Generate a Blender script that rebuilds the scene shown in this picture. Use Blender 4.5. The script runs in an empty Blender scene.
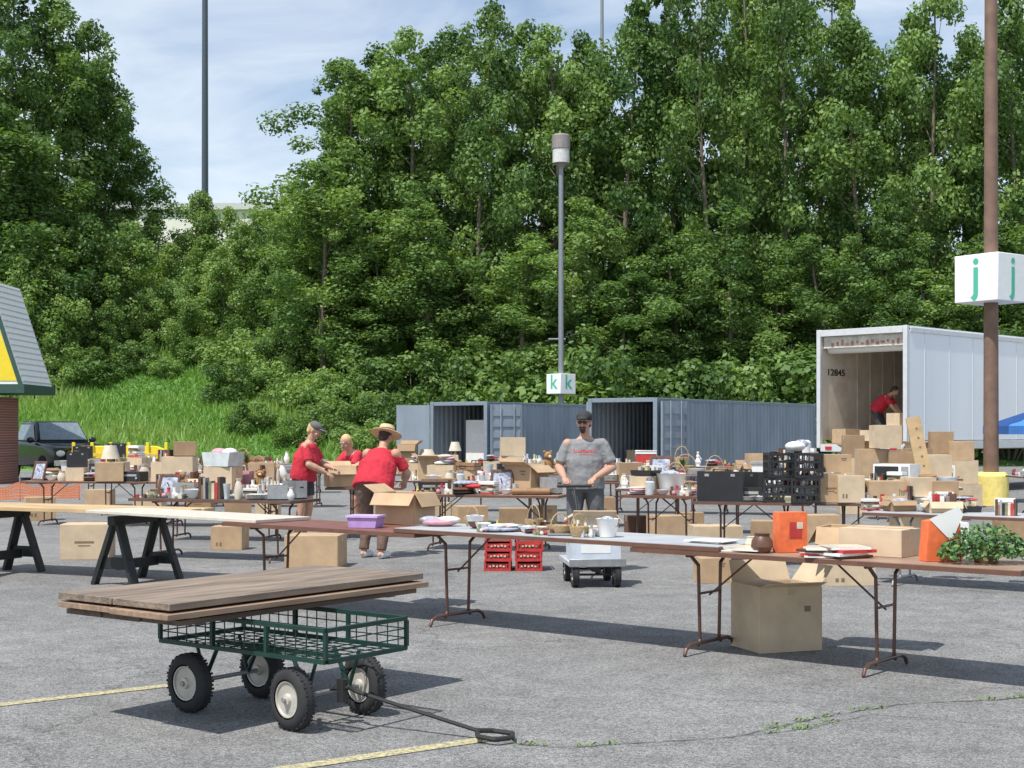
import bpy, math, random
import numpy as np
from mathutils import Vector, Matrix, noise as mnoise
from mathutils.bvhtree import BVHTree
R_=math.radians
F=1422.2; CH=1.55; HY=432.0
def G(px,py,z=0.0):
    s=(py-HY)/(CH-z); d=F/s
    return Vector(((px-512)/s,d,z))
def XD(px,d): return (px-512)*d/F
def ZD(py,d): return CH-(py-HY)*d/F
scene=bpy.context.scene
COL=scene.collection
rng=random.Random(7)
# ---------------------------------------------------------------- materials
MATS={}
def mat(name,col,rough=0.6,metal=0.0,var=0.18,scale=9.0,bump=0.0,bscale=60.0,spec=0.5,stretch=None):
    if name in MATS: return MATS[name]
    m=bpy.data.materials.new(name); m.use_nodes=True
    nt=m.node_tree; N=nt.nodes; L=nt.links
    b=N['Principled BSDF']
    tc=N.new('ShaderNodeTexCoord'); src=tc.outputs['Object']
    if stretch:
        mp=N.new('ShaderNodeMapping'); mp.inputs['Scale'].default_value=stretch; L.new(src,mp.inputs['Vector']); src=mp.outputs['Vector']
    nz=N.new('ShaderNodeTexNoise'); nz.inputs['Scale'].default_value=scale; nz.inputs['Detail'].default_value=6; nz.inputs['Roughness'].default_value=.6
    L.new(src,nz.inputs['Vector'])
    rp=N.new('ShaderNodeValToRGB')
    rp.color_ramp.elements[0].position=0.3; rp.color_ramp.elements[1].position=0.7
    rp.color_ramp.elements[0].color=[max(0,c*(1-var)) for c in col]+[1]
    rp.color_ramp.elements[1].color=[min(1,c*(1+var)) for c in col]+[1]
    L.new(nz.outputs['Fac'],rp.inputs['Fac'])
    L.new(rp.outputs['Color'],b.inputs['Base Color'])
    b.inputs['Roughness'].default_value=rough; b.inputs['Metallic'].default_value=metal
    b.inputs['Specular IOR Level'].default_value=spec
    if bump:
        n2=N.new('ShaderNodeTexNoise'); n2.inputs['Scale'].default_value=bscale; n2.inputs['Detail'].default_value=4
        L.new(src,n2.inputs['Vector'])
        bp=N.new('ShaderNodeBump'); bp.inputs['Strength'].default_value=bump; bp.inputs['Distance'].default_value=0.02
        L.new(n2.outputs['Fac'],bp.inputs['Height']); L.new(bp.outputs['Normal'],b.inputs['Normal'])
    MATS[name]=m
    return m
# ---------------------------------------------------------------- mesh builder
import bmesh
class MB:
    def __init__(s): s.v=[];s.f=[];s.m=[];s.mats=[];s.T=Matrix()
    def mi(s,m):
        if m not in s.mats: s.mats.append(m)
        return s.mats.index(m)
    def add(s,vs,fs,m):
        o=len(s.v); k=s.mi(m)
        for p in vs: s.v.append(tuple(s.T@Vector(p)))
        for f in fs: s.f.append([i+o for i in f]); s.m.append(k)
    def box(s,c,sz,m,R=None):
        hx,hy,hz=sz[0]/2,sz[1]/2,sz[2]/2; c=Vector(c)
        vs=[]
        for z in (-hz,hz):
            for x,y in ((-hx,-hy),(hx,-hy),(hx,hy),(-hx,hy)):
                p=Vector((x,y,z))
                if R is not None: p=R@p
                vs.append(c+p)
        s.add(vs,[(3,2,1,0),(4,5,6,7),(0,1,5,4),(1,2,6,5),(2,3,7,6),(3,0,4,7)],m)
    def ring_loft(s,rings,m,caps=True):
        n=len(rings[0]); vs=[p for r in rings for p in r]; fs=[]
        for i in range(len(rings)-1):
            for j in range(n):
                a=i*n+j; b=i*n+(j+1)%n
                fs.append((a,b,b+n,a+n))
        if caps:
            fs.append(tuple(range(n-1,-1,-1))); fs.append(tuple((len(rings)-1)*n+j for j in range(n)))
        s.add(vs,fs,m)
    def cyl(s,p0,p1,r0,m,r1=None,n=10,caps=True):
        p0=Vector(p0);p1=Vector(p1)
        if r1 is None: r1=r0
        d=(p1-p0)
        if d.length<1e-6: return
        q=d.to_track_quat('Z','Y').to_matrix()
        rs=[]
        for p,r in ((p0,r0),(p1,r1)):
            rs.append([p+q@Vector((r*math.cos(2*math.pi*j/n),r*math.sin(2*math.pi*j/n),0)) for j in range(n)])
        s.ring_loft(rs,m,caps)
    def cap(s,p0,p1,r0,m,r1=None,n=12):
        p0=Vector(p0);p1=Vector(p1)
        if r1 is None: r1=r0
        d=(p1-p0)
        q=(d if d.length>1e-6 else Vector((0,0,1))).to_track_quat('Z','Y').to_matrix()
        rs=[]
        for k in (-80,-50,-20,0):
            a=R_(k); rs.append((p0,r0*math.cos(a),r0*math.sin(a)))
        for k in (0,20,50,80):
            a=R_(k); rs.append((p1,r1*math.cos(a),r1*math.sin(a)))
        s.ring_loft([[p+q@Vector((r*math.cos(2*math.pi*j/n),r*math.sin(2*math.pi*j/n),z)) for j in range(n)] for p,r,z in rs],m)
    def ell(s,c,r,m,R=None,n=16,k=9):
        c=Vector(c); rs=[]
        for i in range(k+1):
            a=R_(-88+176*i/k); ring=[]
            for j in range(n):
                b=2*math.pi*j/n
                p=Vector((r[0]*math.cos(a)*math.cos(b),r[1]*math.cos(a)*math.sin(b),r[2]*math.sin(a)))
                if R is not None: p=R@p
                ring.append(c+p)
            rs.append(ring)
        s.ring_loft(rs,m)
    def lathe(s,prof,m,c=(0,0,0),n=16,caps=True):
        c=Vector(c)
        s.ring_loft([[c+Vector((r*math.cos(2*math.pi*j/n),r*math.sin(2*math.pi*j/n),z)) for j in range(n)] for r,z in prof],m,caps)
    def tube(s,pts,r,m,n=8):
        for a,b in zip(pts[:-1],pts[1:]): s.cap(a,b,r,m,n=n)
    def prism(s,prof,y0,y1,m):
        n=len(prof)
        vs=[(x,y0,z) for x,z in prof]+[(x,y1,z) for x,z in prof]
        fs=[(i,(i+1)%n,(i+1)%n+n,i+n) for i in range(n)]
        fs.append(tuple(range(n-1,-1,-1))); fs.append(tuple(range(n,2*n)))
        s.add(vs,fs,m)
    def mesh(s,name,smooth=True,ang=35):
        me=bpy.data.meshes.new(name)
        me.from_pydata(s.v,[],s.f)
        for m in s.mats: me.materials.append(m)
        me.polygons.foreach_set('material_index',s.m)
        bm=bmesh.new(); bm.from_mesh(me); bmesh.ops.recalc_face_normals(bm,faces=bm.faces); bm.to_mesh(me); bm.free()
        if smooth:
            me.polygons.foreach_set('use_smooth',[True]*len(me.polygons))
            me.set_sharp_from_angle(angle=R_(ang))
        me.update(); return me
    def build(s,name,parent=None,loc=(0,0,0),rz=0.0,label=None,cat=None,group=None,kind=None,bevel=0,smooth=True,scale=None,ang=35):
        return place(s.mesh(name,smooth,ang),name,parent,loc,rz,label,cat,group,kind,bevel,scale)
def place(me,name,parent=None,loc=(0,0,0),rz=0.0,label=None,cat=None,group=None,kind=None,bevel=0,scale=None):
    o=bpy.data.objects.new(name,me); COL.objects.link(o)
    o.location=loc; o.rotation_euler=(0,0,rz)
    if scale is not None: o.scale=(scale,)*3 if isinstance(scale,(int,float)) else scale
    if parent: o.parent=parent
    if label: o['label']=label
    if cat: o['category']=cat
    if group: o['group']=group
    if kind: o['kind']=kind
    if bevel:
        b=o.modifiers.new('b','BEVEL'); b.width=bevel; b.segments=2; b.limit_method='ANGLE'; b.angle_limit=R_(40)
    return o
def empty(name,loc,rz,label,cat,group=None,scale=None):
    o=bpy.data.objects.new(name,None); COL.objects.link(o); o.location=loc; o.rotation_euler=(0,0,rz)
    o.empty_display_size=0.2
    o['label']=label; o['category']=cat
    if group: o['group']=group
    if scale is not None: o.scale=scale
    return o
def textmesh(t,size,m,ext=0.002,sx=1.0):
    c=bpy.data.curves.new('t','FONT'); c.body=t; c.size=size; c.extrude=ext; c.align_x='CENTER'; c.align_y='CENTER'; c.offset=size*0.012
    o=bpy.data.objects.new('t',c); COL.objects.link(o)
    dg=bpy.context.evaluated_depsgraph_get(); me=bpy.data.meshes.new_from_object(o.evaluated_get(dg))
    bpy.data.objects.remove(o); me.materials.clear(); me.materials.append(m)
    if sx!=1: me.transform(Matrix.Diagonal((sx,1,1,1)))
    return me
def fin(o,name,parent,mtx):
    ob=bpy.data.objects.new(name,o); COL.objects.link(ob); ob.parent=parent; ob.matrix_local=mtx; return ob
greenl=mat('green_letter',(0.08,0.46,0.32),.5,var=.05); blk=mat('black_ink',(0.02,0.02,0.02),.6)
TXT={'k':textmesh('k',.87,greenl),'j':textmesh('j',1.0,greenl),'n':textmesh('12845',.23,blk,.004,1.5)}
glassd=mat('dark_glass',(0.03,0.04,0.05),.1,var=.2)
brw=mat('dark_brown_wood',(.13,.06,.035),.45,var=.3)
c9=Vector((XD(908,33.9),33.9)); ZF=1.25
def tr_pt(a,b_): return c9+Vector((.707,.707))*a+Vector((-.707,.707))*b_
# ---------------------------------------------------------------- people
def bake(m,voxel,name,mt,sm=3,disp=0):
    me=m.mesh(name,False); me.materials.clear()
    o=bpy.data.objects.new('tmp',me); COL.objects.link(o)
    r=o.modifiers.new('r','REMESH'); r.mode='VOXEL'; r.voxel_size=voxel; r.use_smooth_shade=True
    s=o.modifiers.new('s','SMOOTH'); s.iterations=sm; s.factor=.5
    dg=bpy.context.evaluated_depsgraph_get(); out=bpy.data.meshes.new_from_object(o.evaluated_get(dg)); bpy.data.objects.remove(o)
    if disp:
        for v in out.vertices:
            p=v.co; f=mnoise.noise(Vector((p.x*9,p.y*9,p.z*6)))+.5*mnoise.noise(p*22); v.co=p+v.normal*f*disp
    out.materials.clear(); out.materials.append(mt); out.polygons.foreach_set('use_smooth',[True]*len(out.polygons)); out.update(); return out
skin=mat('skin',(0.52,0.29,0.20),.55,var=.08,scale=12); hairb=mat('dark_hair',(.04,.025,.02),.7); blond=mat('blonde_hair',(.60,.42,.20),.7,var=.3,scale=30); capb=mat('black_cap_cloth',(.03,.03,.033),.8); capg=mat('grey_cap_cloth',(.12,.12,.12),.8); straw=mat('straw_hat',(.66,.50,.29),.8,var=.25,scale=60,bump=.5)
redsh=mat('red_shirt_cloth',(.52,.025,.045),.9,var=.14,scale=8,bump=.4,bscale=20); greysh=mat('grey_shirt_cloth',(.24,.24,.245),.9,var=.15,scale=14,bump=.4,bscale=20); dkp=mat('dark_trouser_cloth',(.06,.06,.07),.9,bump=.3); grp0=mat('grey_trouser_cloth',(.12,.12,.125),.9,bump=.3); brs=mat('brown_shorts_cloth',(.17,.105,.08),.9,bump=.3); shoeW=mat('white_shoe',(.7,.7,.7),.6); eyeW=mat('eye_white',(.7,.7,.68),.3); lipm=mat('lips',(.4,.16,.13),.5)
def fr(x,z):
    z=z.normalized(); x=(x-z*x.dot(z)).normalized(); y=z.cross(x); M=Matrix((x,y,z)).transposed(); return M
def person(loc,rz,J,label,shirt,pants,plen,stocky=1.0,headgear=None,hair=hairb,hairlong=False,beard=False,glasses=False,curl=40,text=False,group=None,shoe=None,capm=None):
    J={k:Vector(v) for k,v in J.items()}
    e=empty('person',loc,rz,label,'person',group)
    lr=(J['shL']-J['shR']); up=J['neck']-J['pel']; Tm=fr(lr,up)
    def rings(m,spec,grow=0):
        R2=[]
        for t,wx,dy in spec:
            c=J['pel']+up*t; R2.append([c+Tm@Vector(((wx+grow)*math.copysign(abs(math.cos(a))**.9,math.cos(a)),(dy+grow)*math.sin(a),0)) for a in [2*math.pi*j/20 for j in range(20)]])
        m.ring_loft(R2,skin)
    s=stocky
    tor=[(-.17,.10,.075),(-.1,.145,.1),(.02,.165*s,.115*s),(.25,.15*s,.11*s),(.5,.155*s,.118*s),(.72,.168,.12),(.86,.155,.1),(.95,.10,.07),(1.02,.06,.055)]
    b=MB(); rings(b,tor)
    hc=J['head']; hf=J.get('face',Vector((0,-1,0))).normalized(); hu=J.get('hup',Vector((0,0,1)))
    Hm=fr(hu.cross(hf)*-1,hu)
    if (Hm@Vector((0,1,0))).dot(hf)>0: Hm=fr(-(Hm@Vector((1,0,0))),hu)
    def hp(x,y,z): return hc+Hm@Vector((x,y,z))
    b.cap(J['neck']-up.normalized()*.03,hp(0,.01,-.05),.058,skin,.054)
    b.ell(hp(0,.012,.03),(.077,.096,.09),skin,Hm); b.ell(hp(0,-.018,-.04),(.058,.068,.07),skin,Hm); b.ell(hp(0,-.062,-.088),(.028,.024,.022),skin,Hm)
    b.cap(hp(0,-.084,.008),hp(0,-.104,-.028),.009,skin,.015); b.cap(hp(-.04,-.075,.03),hp(.04,-.075,.03),.011,skin)
    for sx in (-1,1): b.ell(hp(sx*.078,.008,-.008),(.010,.02,.032),skin,Hm); b.ell(hp(sx*.036,-.062,-.03),(.024,.022,.022),skin,Hm)
    for S in 'LR':
        sh,el,wr=J['sh'+S],J['el'+S],J['wr'+S]
        b.cap(J['neck']-up.normalized()*.07,sh,.045,skin,.048)
        b.cap(sh,el,.050*(.4+.6*s),skin,.043); b.cap(el,el.lerp(wr,.35),.043*(.5+.5*s),skin,.044*(.5+.5*s)); b.cap(el.lerp(wr,.35),wr,.044*(.5+.5*s),skin,.028)
        hip,kn,an=J['hip'+S],J['kn'+S],J['an'+S]
        b.cap(hip,kn,.088*(.5+.5*s),skin,.057); b.cap(kn,kn.lerp(an,.35),.055,skin,.056); b.cap(kn.lerp(an,.35),an,.056,skin,.036)
        toe=J.get('toe'+S,an+Vector((0,-.16,-.05))); b.cap(an+Vector((0,.03,-.04)),toe,.036,skin,.03)
        dr=(J['hd'+S]-wr).normalized() if 'hd'+S in J else (wr-el).normalized()
        pn=J.get('pn'+S,Vector((0,0,-1))); pn=(pn-dr*pn.dot(dr)).normalized(); lat=dr.cross(pn).normalized()
        th_side=1 if J.get('ts'+S,Vector((1,0,0))).dot(lat)>0 else -1
        Pm=Matrix((lat,pn,dr)).transposed(); b.ell(wr+dr*.05,(.040,.017,.052),skin,Pm); b.cap(wr-dr*.01,wr+dr*.04,.025,skin,.024)
        for k,(o_,ln) in enumerate(((.031,.066),(.011,.076),(-.010,.072),(-.030,.056))):
            p=wr+dr*.088+lat*o_*th_side; d_=dr.copy()
            for q,fx in enumerate((.42,.32,.26)):
                a=R_(curl*(.7+.25*q+.05*k))
                d_=(d_*math.cos(a)+ (pn-d_*pn.dot(d_)).normalized()*math.sin(a)).normalized() if abs(pn.dot(d_))<.98 else (d_-dr*.9).normalized()
                p2=p+d_*ln*fx*1.05; b.cap(p,p2,.0094-.0008*q,skin,.0087-.0008*q,n=8); p=p2
        p=wr+dr*.025+lat*.03*th_side; p2=p+(dr*.6+lat*.6*th_side+pn*.35).normalized()*.038; b.cap(p,p2,.012,skin,.010,n=8); p3=p2+(dr*.8+pn*.7).normalized()*.032; b.cap(p2,p3,.010,skin,.0085,n=8)
    place(bake(b,.0068,'body',skin,2),'body',e)
    m=MB(); rings(m,[(-.12,.162*s,.124*s),(.02,.168*s,.124*s),(.25,.156*s,.122*s),(.5,.158*s,.128*s),(.72,.170,.124),(.86,.155,.104),(.94,.105,.078)],.014)
    for S in 'LR':
        sh,el=J['sh'+S],J['el'+S]; m.cap(J['neck']-up.normalized()*.08,sh,.052,skin,.056); m.cyl(sh,sh.lerp(el,.80),.060,skin,.072,n=16); m.ell(sh,(.058,.058,.058),skin)
    sme=bake(m,.011,'shirt',shirt,4,.010); place(sme,'shirt',e)
    if text:
        pts=[v.co.copy() for v in sme.vertices]; bvh=BVHTree.FromPolygons(pts,[list(p.vertices) for p in sme.polygons])
        tm=MB(); rt=mat('red_print',(.50,.07,.08),.7); r=random.Random(2)
        def dab(x0,x1,z0,z1):
            g=[]
            for (x,z) in ((x0,z0),(x1,z0),(x1,z1),(x0,z1)):
                h_=bvh.ray_cast(Vector((x,-1,z)),Vector((0,1,0)))[0]
                if h_ is None: return
                g.append(h_+Vector((0,-.004,0)))
            tm.add(g,[(0,1,2,3)],rt)
        x=-.125
        while x<.125:
            wd=r.uniform(.008,.014); dab(x,x+wd,1.325,1.36+r.uniform(-.008,.004)); 
            if r.random()<.6:
                zz=1.325+r.choice([0,.018,.03]); dab(x+wd,x+wd+.012,zz,zz+.009)
            x+=wd+.014
        x=-.05
        while x<.08: dab(x,x+.007,1.298,1.312); x+=.013
        tm.build('print',e,smooth=False)
    m=MB(); rings(m,[(-.19,.10,.09),(-.1,.155*s,.115*s),(.02,.160*s,.110*s),(.06,.155*s,.106*s)],.008)
    for S in 'LR':
        hip,kn,an=J['hip'+S],J['kn'+S],J['an'+S]
        m.cap(hip,hip.lerp(kn,.3),.10*(.5+.5*s),skin,.098)
        if plen<=1: m.cyl(hip,hip.lerp(kn,plen),.10*(.5+.5*s),skin,.092,n=16)
        else: m.cyl(hip,kn,.10*(.5+.5*s),skin,.075,n=16); m.ell(kn,(.076,.076,.076),skin); m.cyl(kn,kn.lerp(an,.97),.076,skin,.062,n=16)
    place(bake(m,.011,'trousers',pants,3,.008),'trousers' if plen>1 else 'shorts',e)
    for S in 'LR':
        an=J['an'+S]; toe=J.get('toe'+S,an+Vector((0,-.16,-.05))); m=MB(); hd=Vector((an.x,an.y,an.z-.045)); 
        m.cap(hd+(hd-toe).normalized()*.02,toe+(toe-hd).normalized()*.02,.043,shoeW,.042); bk=bake(m,.010,'shoe',shoe or shoeW,2); place(bk,'shoe',e)
    m=MB()
    if hairlong: m.ell(hp(0,.03,.03),(.09,.095,.1),hair,Hm); m.ell(hp(0,.06,-.05),(.075,.055,.08),hair,Hm)
    else: m.ell(hp(0,.026,.04),(.083,.093,.09),hair,Hm); m.ell(hp(0,.06,-.02),(.07,.05,.06),hair,Hm)
    place(bake(m,.008,'hair',hair,1,.004),'hair',e)
    for sx in (-1,1):
        m=MB(); m.ell(hp(sx*.03,-.077,.008),(.013,.01,.008),eyeW,Hm); m.ell(hp(sx*.03,-.085,.008),(.006,.004,.006),blk,Hm,n=8,k=5); m.build('eye',e)
    m=MB(); m.cap(hp(-.02,-.082,-.058),hp(.02,-.082,-.058),.005,lipm); m.build('mouth',e)
    if beard:
        m=MB(); m.ell(hp(0,-.076,-.088),(.03,.022,.03),hairb,Hm); m.cap(hp(-.028,-.084,-.046),hp(.028,-.084,-.046),.008,hairb)
        for sx in (-1,1): m.cap(hp(sx*.03,-.08,-.048),hp(sx*.024,-.078,-.085),.008,hairb)
        place(bake(m,.005,'beard',hairb,1,.002),'beard',e)
    if glasses:
        m=MB()
        for sx in (-1,1): m.ell(hp(sx*.031,-.094,.01),(.026,.006,.019),glassd,Hm); m.cap(hp(sx*.056,-.088,.014),hp(sx*.08,.0,.012),.003,blk,n=6)
        m.cap(hp(-.01,-.1,.014),hp(.01,-.1,.014),.003,blk,n=6); m.build('sunglasses',e)
    if headgear=='cap' :
        m=MB(); m.ell(hp(0,.01,.062),(.09,.105,.072),capm,Hm)
        m.ell(hp(0,-.115,.055),(.070,.072,.010),capm,Hm); place(bake(m,.007,'cap',capm,2),'cap',e)
    if headgear=='hat':
        m=MB(); m.T=Matrix.Translation(hc)@Hm.to_4x4(); m.lathe([(.20,.035),(.19,.045),(.105,.065),(.10,.10),(.09,.145),(.05,.16),(.01,.163)],straw,n=28); m.lathe([(.198,.031),(.10,.055)],straw,n=28,caps=False); m.lathe([(.107,.07),(.103,.095)],brw,n=28,caps=False); m.build('sun_hat',e)
    return e
person((.81,15.75,0),R_(-4),dict(pel=(0,0,.98),neck=(0,.01,1.50),head=(-.01,-.03,1.655),face=(-.22,-1,-.1),hup=(0,-.08,1),
 shL=(.195,.01,1.42),shR=(-.195,.01,1.42),elL=(.30,.0,1.16),elR=(-.29,.0,1.16),wrL=(.11,-.24,1.05),wrR=(-.22,-.26,1.05),
 hdL=(.05,-.35,1.0),hdR=(-.19,-.38,1.0),pnL=(-.1,-.2,-1),pnR=(.1,-.2,-1),tsL=(-1,0,0),tsR=(1,0,0),
 hipL=(.10,0,.93),hipR=(-.10,0,.93),knL=(.13,-.03,.50),knR=(-.13,-.01,.50),anL=(.14,.02,.09),anR=(-.14,.03,.09)),
 'bearded person in black cap, sunglasses and grey t-shirt holding cart handle',greysh,grp0,1.2,1.24,'cap',hairb,False,True,True,curl=58,text=True,shoe=blk,capm=capb)
person((-2.95,20.3,0),R_(78),dict(pel=(0,.03,.93),neck=(0,-.07,1.42),head=(0,-.14,1.57),face=(0,-1,-.75),hup=(0,-.45,1),
 shL=(.17,-.06,1.345),shR=(-.17,-.06,1.345),elL=(.22,-.16,1.10),elR=(-.23,-.14,1.09),wrL=(.12,-.38,1.03),wrR=(-.12,-.35,.97),pnL=(-.5,0,-1),pnR=(.5,0,-1),tsL=(-1,0,0),tsR=(1,0,0),
 hipL=(.10,.03,.88),hipR=(-.10,.03,.88),knL=(.11,-.02,.48),knR=(-.11,.02,.48),anL=(.11,.06,.09),anR=(-.11,.1,.09)),
 'person in red t-shirt, grey cap and dark shorts handling a carton',redsh,dkp,.62,1.36,'cap',blond,curl=25,group='helpers in red t-shirts',capm=capg)
person((-1.66,17.6,0),R_(158),dict(pel=(0,.12,.90),neck=(0,-.13,1.34),head=(0,-.21,1.49),face=(0,-1,-.6),hup=(0,-.42,1),
 shL=(.195,-.10,1.28),shR=(-.195,-.10,1.28),elL=(.30,-.22,1.04),elR=(-.29,-.22,1.04),wrL=(.22,-.46,.94),wrR=(-.14,-.46,.92),pnL=(0,0,-1),pnR=(0,0,-1),tsL=(-1,0,0),tsR=(1,0,0),
 hipL=(.12,.12,.85),hipR=(-.12,.12,.85),knL=(.14,.02,.47),knR=(-.14,.09,.47),anL=(.14,.10,.09),anR=(-.14,.18,.09)),
 'person in straw sun hat, red t-shirt and brown trousers leaning forward',redsh,brs,1.2,1.5,'hat',hairb,curl=25,group='helpers in red t-shirts')
person((-2.48,22.9,0),R_(-40),dict(pel=(0,.14,.88),neck=(0,-.18,1.24),head=(0,-.27,1.38),face=(0,-1,-.8),hup=(0,-.5,1),
 shL=(.15,-.14,1.19),shR=(-.15,-.14,1.19),elL=(.2,-.30,.98),elR=(-.2,-.30,.98),wrL=(.12,-.5,.88),wrR=(-.12,-.5,.88),pnL=(0,0,-1),pnR=(0,0,-1),tsL=(-1,0,0),tsR=(1,0,0),
 hipL=(.09,.14,.83),hipR=(-.09,.14,.83),knL=(.1,0,.46),knR=(-.1,.02,.46),anL=(.1,.08,.09),anR=(-.1,.1,.09)),
 'blonde person in red t-shirt bending over the cartons',redsh,dkp,.8,1.1,None,blond,True,curl=25,group='helpers in red t-shirts')
v=tr_pt(1.20,1.40)
person((v.x,v.y,ZF+.025),R_(60),dict(pel=(0,.14,.86),neck=(0,-.20,1.20),head=(0,-.32,1.29),face=(0,-1,-1),hup=(0,-.8,1),
 shL=(.16,-.16,1.15),shR=(-.16,-.16,1.15),elL=(.2,-.30,.92),elR=(-.2,-.30,.92),wrL=(.14,-.46,.72),wrR=(-.14,-.46,.72),pnL=(-1,0,0),pnR=(1,0,0),tsL=(0,-1,0),tsR=(0,-1,0),
 hipL=(.09,.14,.82),hipR=(-.09,.14,.82),knL=(.1,.0,.46),knR=(-.1,.04,.46),anL=(.1,.08,.09),anR=(-.1,.1,.09)),
 'person in red t-shirt bending to move boxes inside the trailer',redsh,dkp,1.2,1.3,None,hairb,curl=25,group='helpers in red t-shirts')
# ---------------------------------------------------------------- camera, light, world
cam=bpy.data.cameras.new('camera'); co=bpy.data.objects.new('camera',cam); COL.objects.link(co)
co.location=(0,0,CH); co.rotation_euler=(R_(90),0,0); cam.sensor_width=36; cam.lens=50; cam.shift_y=48/1024; cam.clip_end=2000
scene.camera=co
EL=62
SD=Vector((-0.62,-0.78,0)).normalized()*math.cos(R_(EL))+Vector((0,0,math.sin(R_(EL))))
sl=bpy.data.lights.new('sun','SUN'); sl.energy=5.0; sl.angle=R_(0.5); sl.color=(1,0.965,0.9)
so=bpy.data.objects.new('sun',sl); COL.objects.link(so); so.rotation_euler=SD.to_track_quat('Z','Y').to_euler(); so.location=(0,0,40)
w=bpy.data.worlds.new('World'); scene.world=w; w.use_nodes=True
nt=w.node_tree; N=nt.nodes; L=nt.links
bg=N['Background']; sky=N.new('ShaderNodeTexSky'); sky.sky_type='NISHITA'; sky.sun_disc=False
sky.sun_elevation=R_(EL); sky.sun_rotation=math.atan2(SD.x,SD.y); sky.air_density=1.0; sky.dust_density=0.6
tc=N.new('ShaderNodeTexCoord'); mp=N.new('ShaderNodeMapping'); mp.inputs['Scale'].default_value=(2.5,2.5,8)
mp.inputs['Rotation'].default_value=(0.1,0.25,0)
nz=N.new('ShaderNodeTexNoise'); nz.inputs['Scale'].default_value=2.0; nz.inputs['Detail'].default_value=8; nz.inputs['Roughness'].default_value=0.55; nz.inputs['Distortion'].default_value=0.5
rp=N.new('ShaderNodeValToRGB'); rp.color_ramp.elements[0].position=0.38; rp.color_ramp.elements[1].position=0.85
rp.color_ramp.elements[0].color=(.14,.14,.14,1)
mx=N.new('ShaderNodeMix'); mx.data_type='RGBA'; mx.inputs['B'].default_value=(6.6,7.1,7.6,1)
L.new(tc.outputs['Generated'],mp.inputs['Vector']); L.new(mp.outputs['Vector'],nz.inputs['Vector']); L.new(nz.outputs['Fac'],rp.inputs['Fac'])
L.new(rp.outputs['Color'],mx.inputs['Factor']); L.new(sky.outputs['Color'],mx.inputs['A']); L.new(mx.outputs['Result'],bg.inputs['Color'])
bg.inputs['Strength'].default_value=0.15
scene.view_settings.view_transform='Standard'; scene.view_settings.look='None'; scene.view_settings.exposure=0
# ---------------------------------------------------------------- ground
def asphalt():
    m=bpy.data.materials.new('asphalt'); m.use_nodes=True; nt=m.node_tree; N=nt.nodes; L=nt.links; b=N['Principled BSDF']
    tc=N.new('ShaderNodeTexCoord')
    def noi(sc,de=4,ro=0.5):
        n=N.new('ShaderNodeTexNoise'); n.inputs['Scale'].default_value=sc; n.inputs['Detail'].default_value=de; n.inputs['Roughness'].default_value=ro
        L.new(tc.outputs['Object'],n.inputs['Vector']); return n
    def ramp(src,a,ca,bb,cb):
        r=N.new('ShaderNodeValToRGB'); r.color_ramp.elements[0].position=a; r.color_ramp.elements[1].position=bb
        r.color_ramp.elements[0].color=(ca,ca,ca,1); r.color_ramp.elements[1].color=(cb,cb,cb,1); L.new(src,r.inputs['Fac']); return r
    def mul(a,c):
        x=N.new('ShaderNodeMix'); x.data_type='RGBA'; x.blend_type='MULTIPLY'; x.inputs['Factor'].default_value=1
        L.new(a,x.inputs['A']); L.new(c,x.inputs['B']); return x.outputs['Result']
    big=ramp(noi(0.35,6,0.6).outputs['Fac'],0.3,0.76,0.7,1.12)
    med=ramp(noi(3.0,6,0.7).outputs['Fac'],0.35,0.82,0.65,1.12)
    fine=ramp(noi(130,3,0.8).outputs['Fac'],0.34,0.30,0.66,1.65)
    vo=N.new('ShaderNodeTexVoronoi'); vo.inputs['Scale'].default_value=85; L.new(tc.outputs['Object'],vo.inputs['Vector'])
    peb=N.new('ShaderNodeSeparateColor'); L.new(vo.outputs['Color'],peb.inputs['Color'])
    pr=ramp(peb.outputs['Red'],0.0,0.60,0.97,1.38)
    base=N.new('ShaderNodeRGB'); base.outputs[0].default_value=(0.232,0.230,0.226,1)
    v2=N.new('ShaderNodeTexVoronoi'); v2.feature='DISTANCE_TO_EDGE'; v2.inputs['Scale'].default_value=0.16
    n3=noi(1.0,6,0.65); add=N.new('ShaderNodeVectorMath'); add.operation='ADD'; sc=N.new('ShaderNodeVectorMath'); sc.operation='SCALE'; sc.inputs['Scale'].default_value=1.6
    L.new(n3.outputs['Color'],sc.inputs[0]); L.new(tc.outputs['Object'],add.inputs[0]); L.new(sc.outputs[0],add.inputs[1]); L.new(add.outputs[0],v2.inputs['Vector'])
    cr=ramp(v2.outputs['Distance'],0.0,0.6,0.003,1.0)
    c=mul(mul(mul(mul(mul(base.outputs[0],big.outputs[0]),med.outputs[0]),fine.outputs[0]),pr.outputs[0]),cr.outputs[0])
    L.new(c,b.inputs['Base Color']); b.inputs['Roughness'].default_value=0.9; b.inputs['Specular IOR Level'].default_value=0.25
    bp=N.new('ShaderNodeBump'); bp.inputs['Strength'].default_value=0.5; bp.inputs['Distance'].default_value=0.01
    L.new(vo.outputs['Distance'],bp.inputs['Height']); L.new(bp.outputs['Normal'],b.inputs['Normal'])
    return m
g=MB(); g.add([(-400,-60,0),(400,-60,0),(400,900,0),(-400,900,0)],[(0,1,2,3)],asphalt()); g.build('ground',kind='structure')
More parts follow.
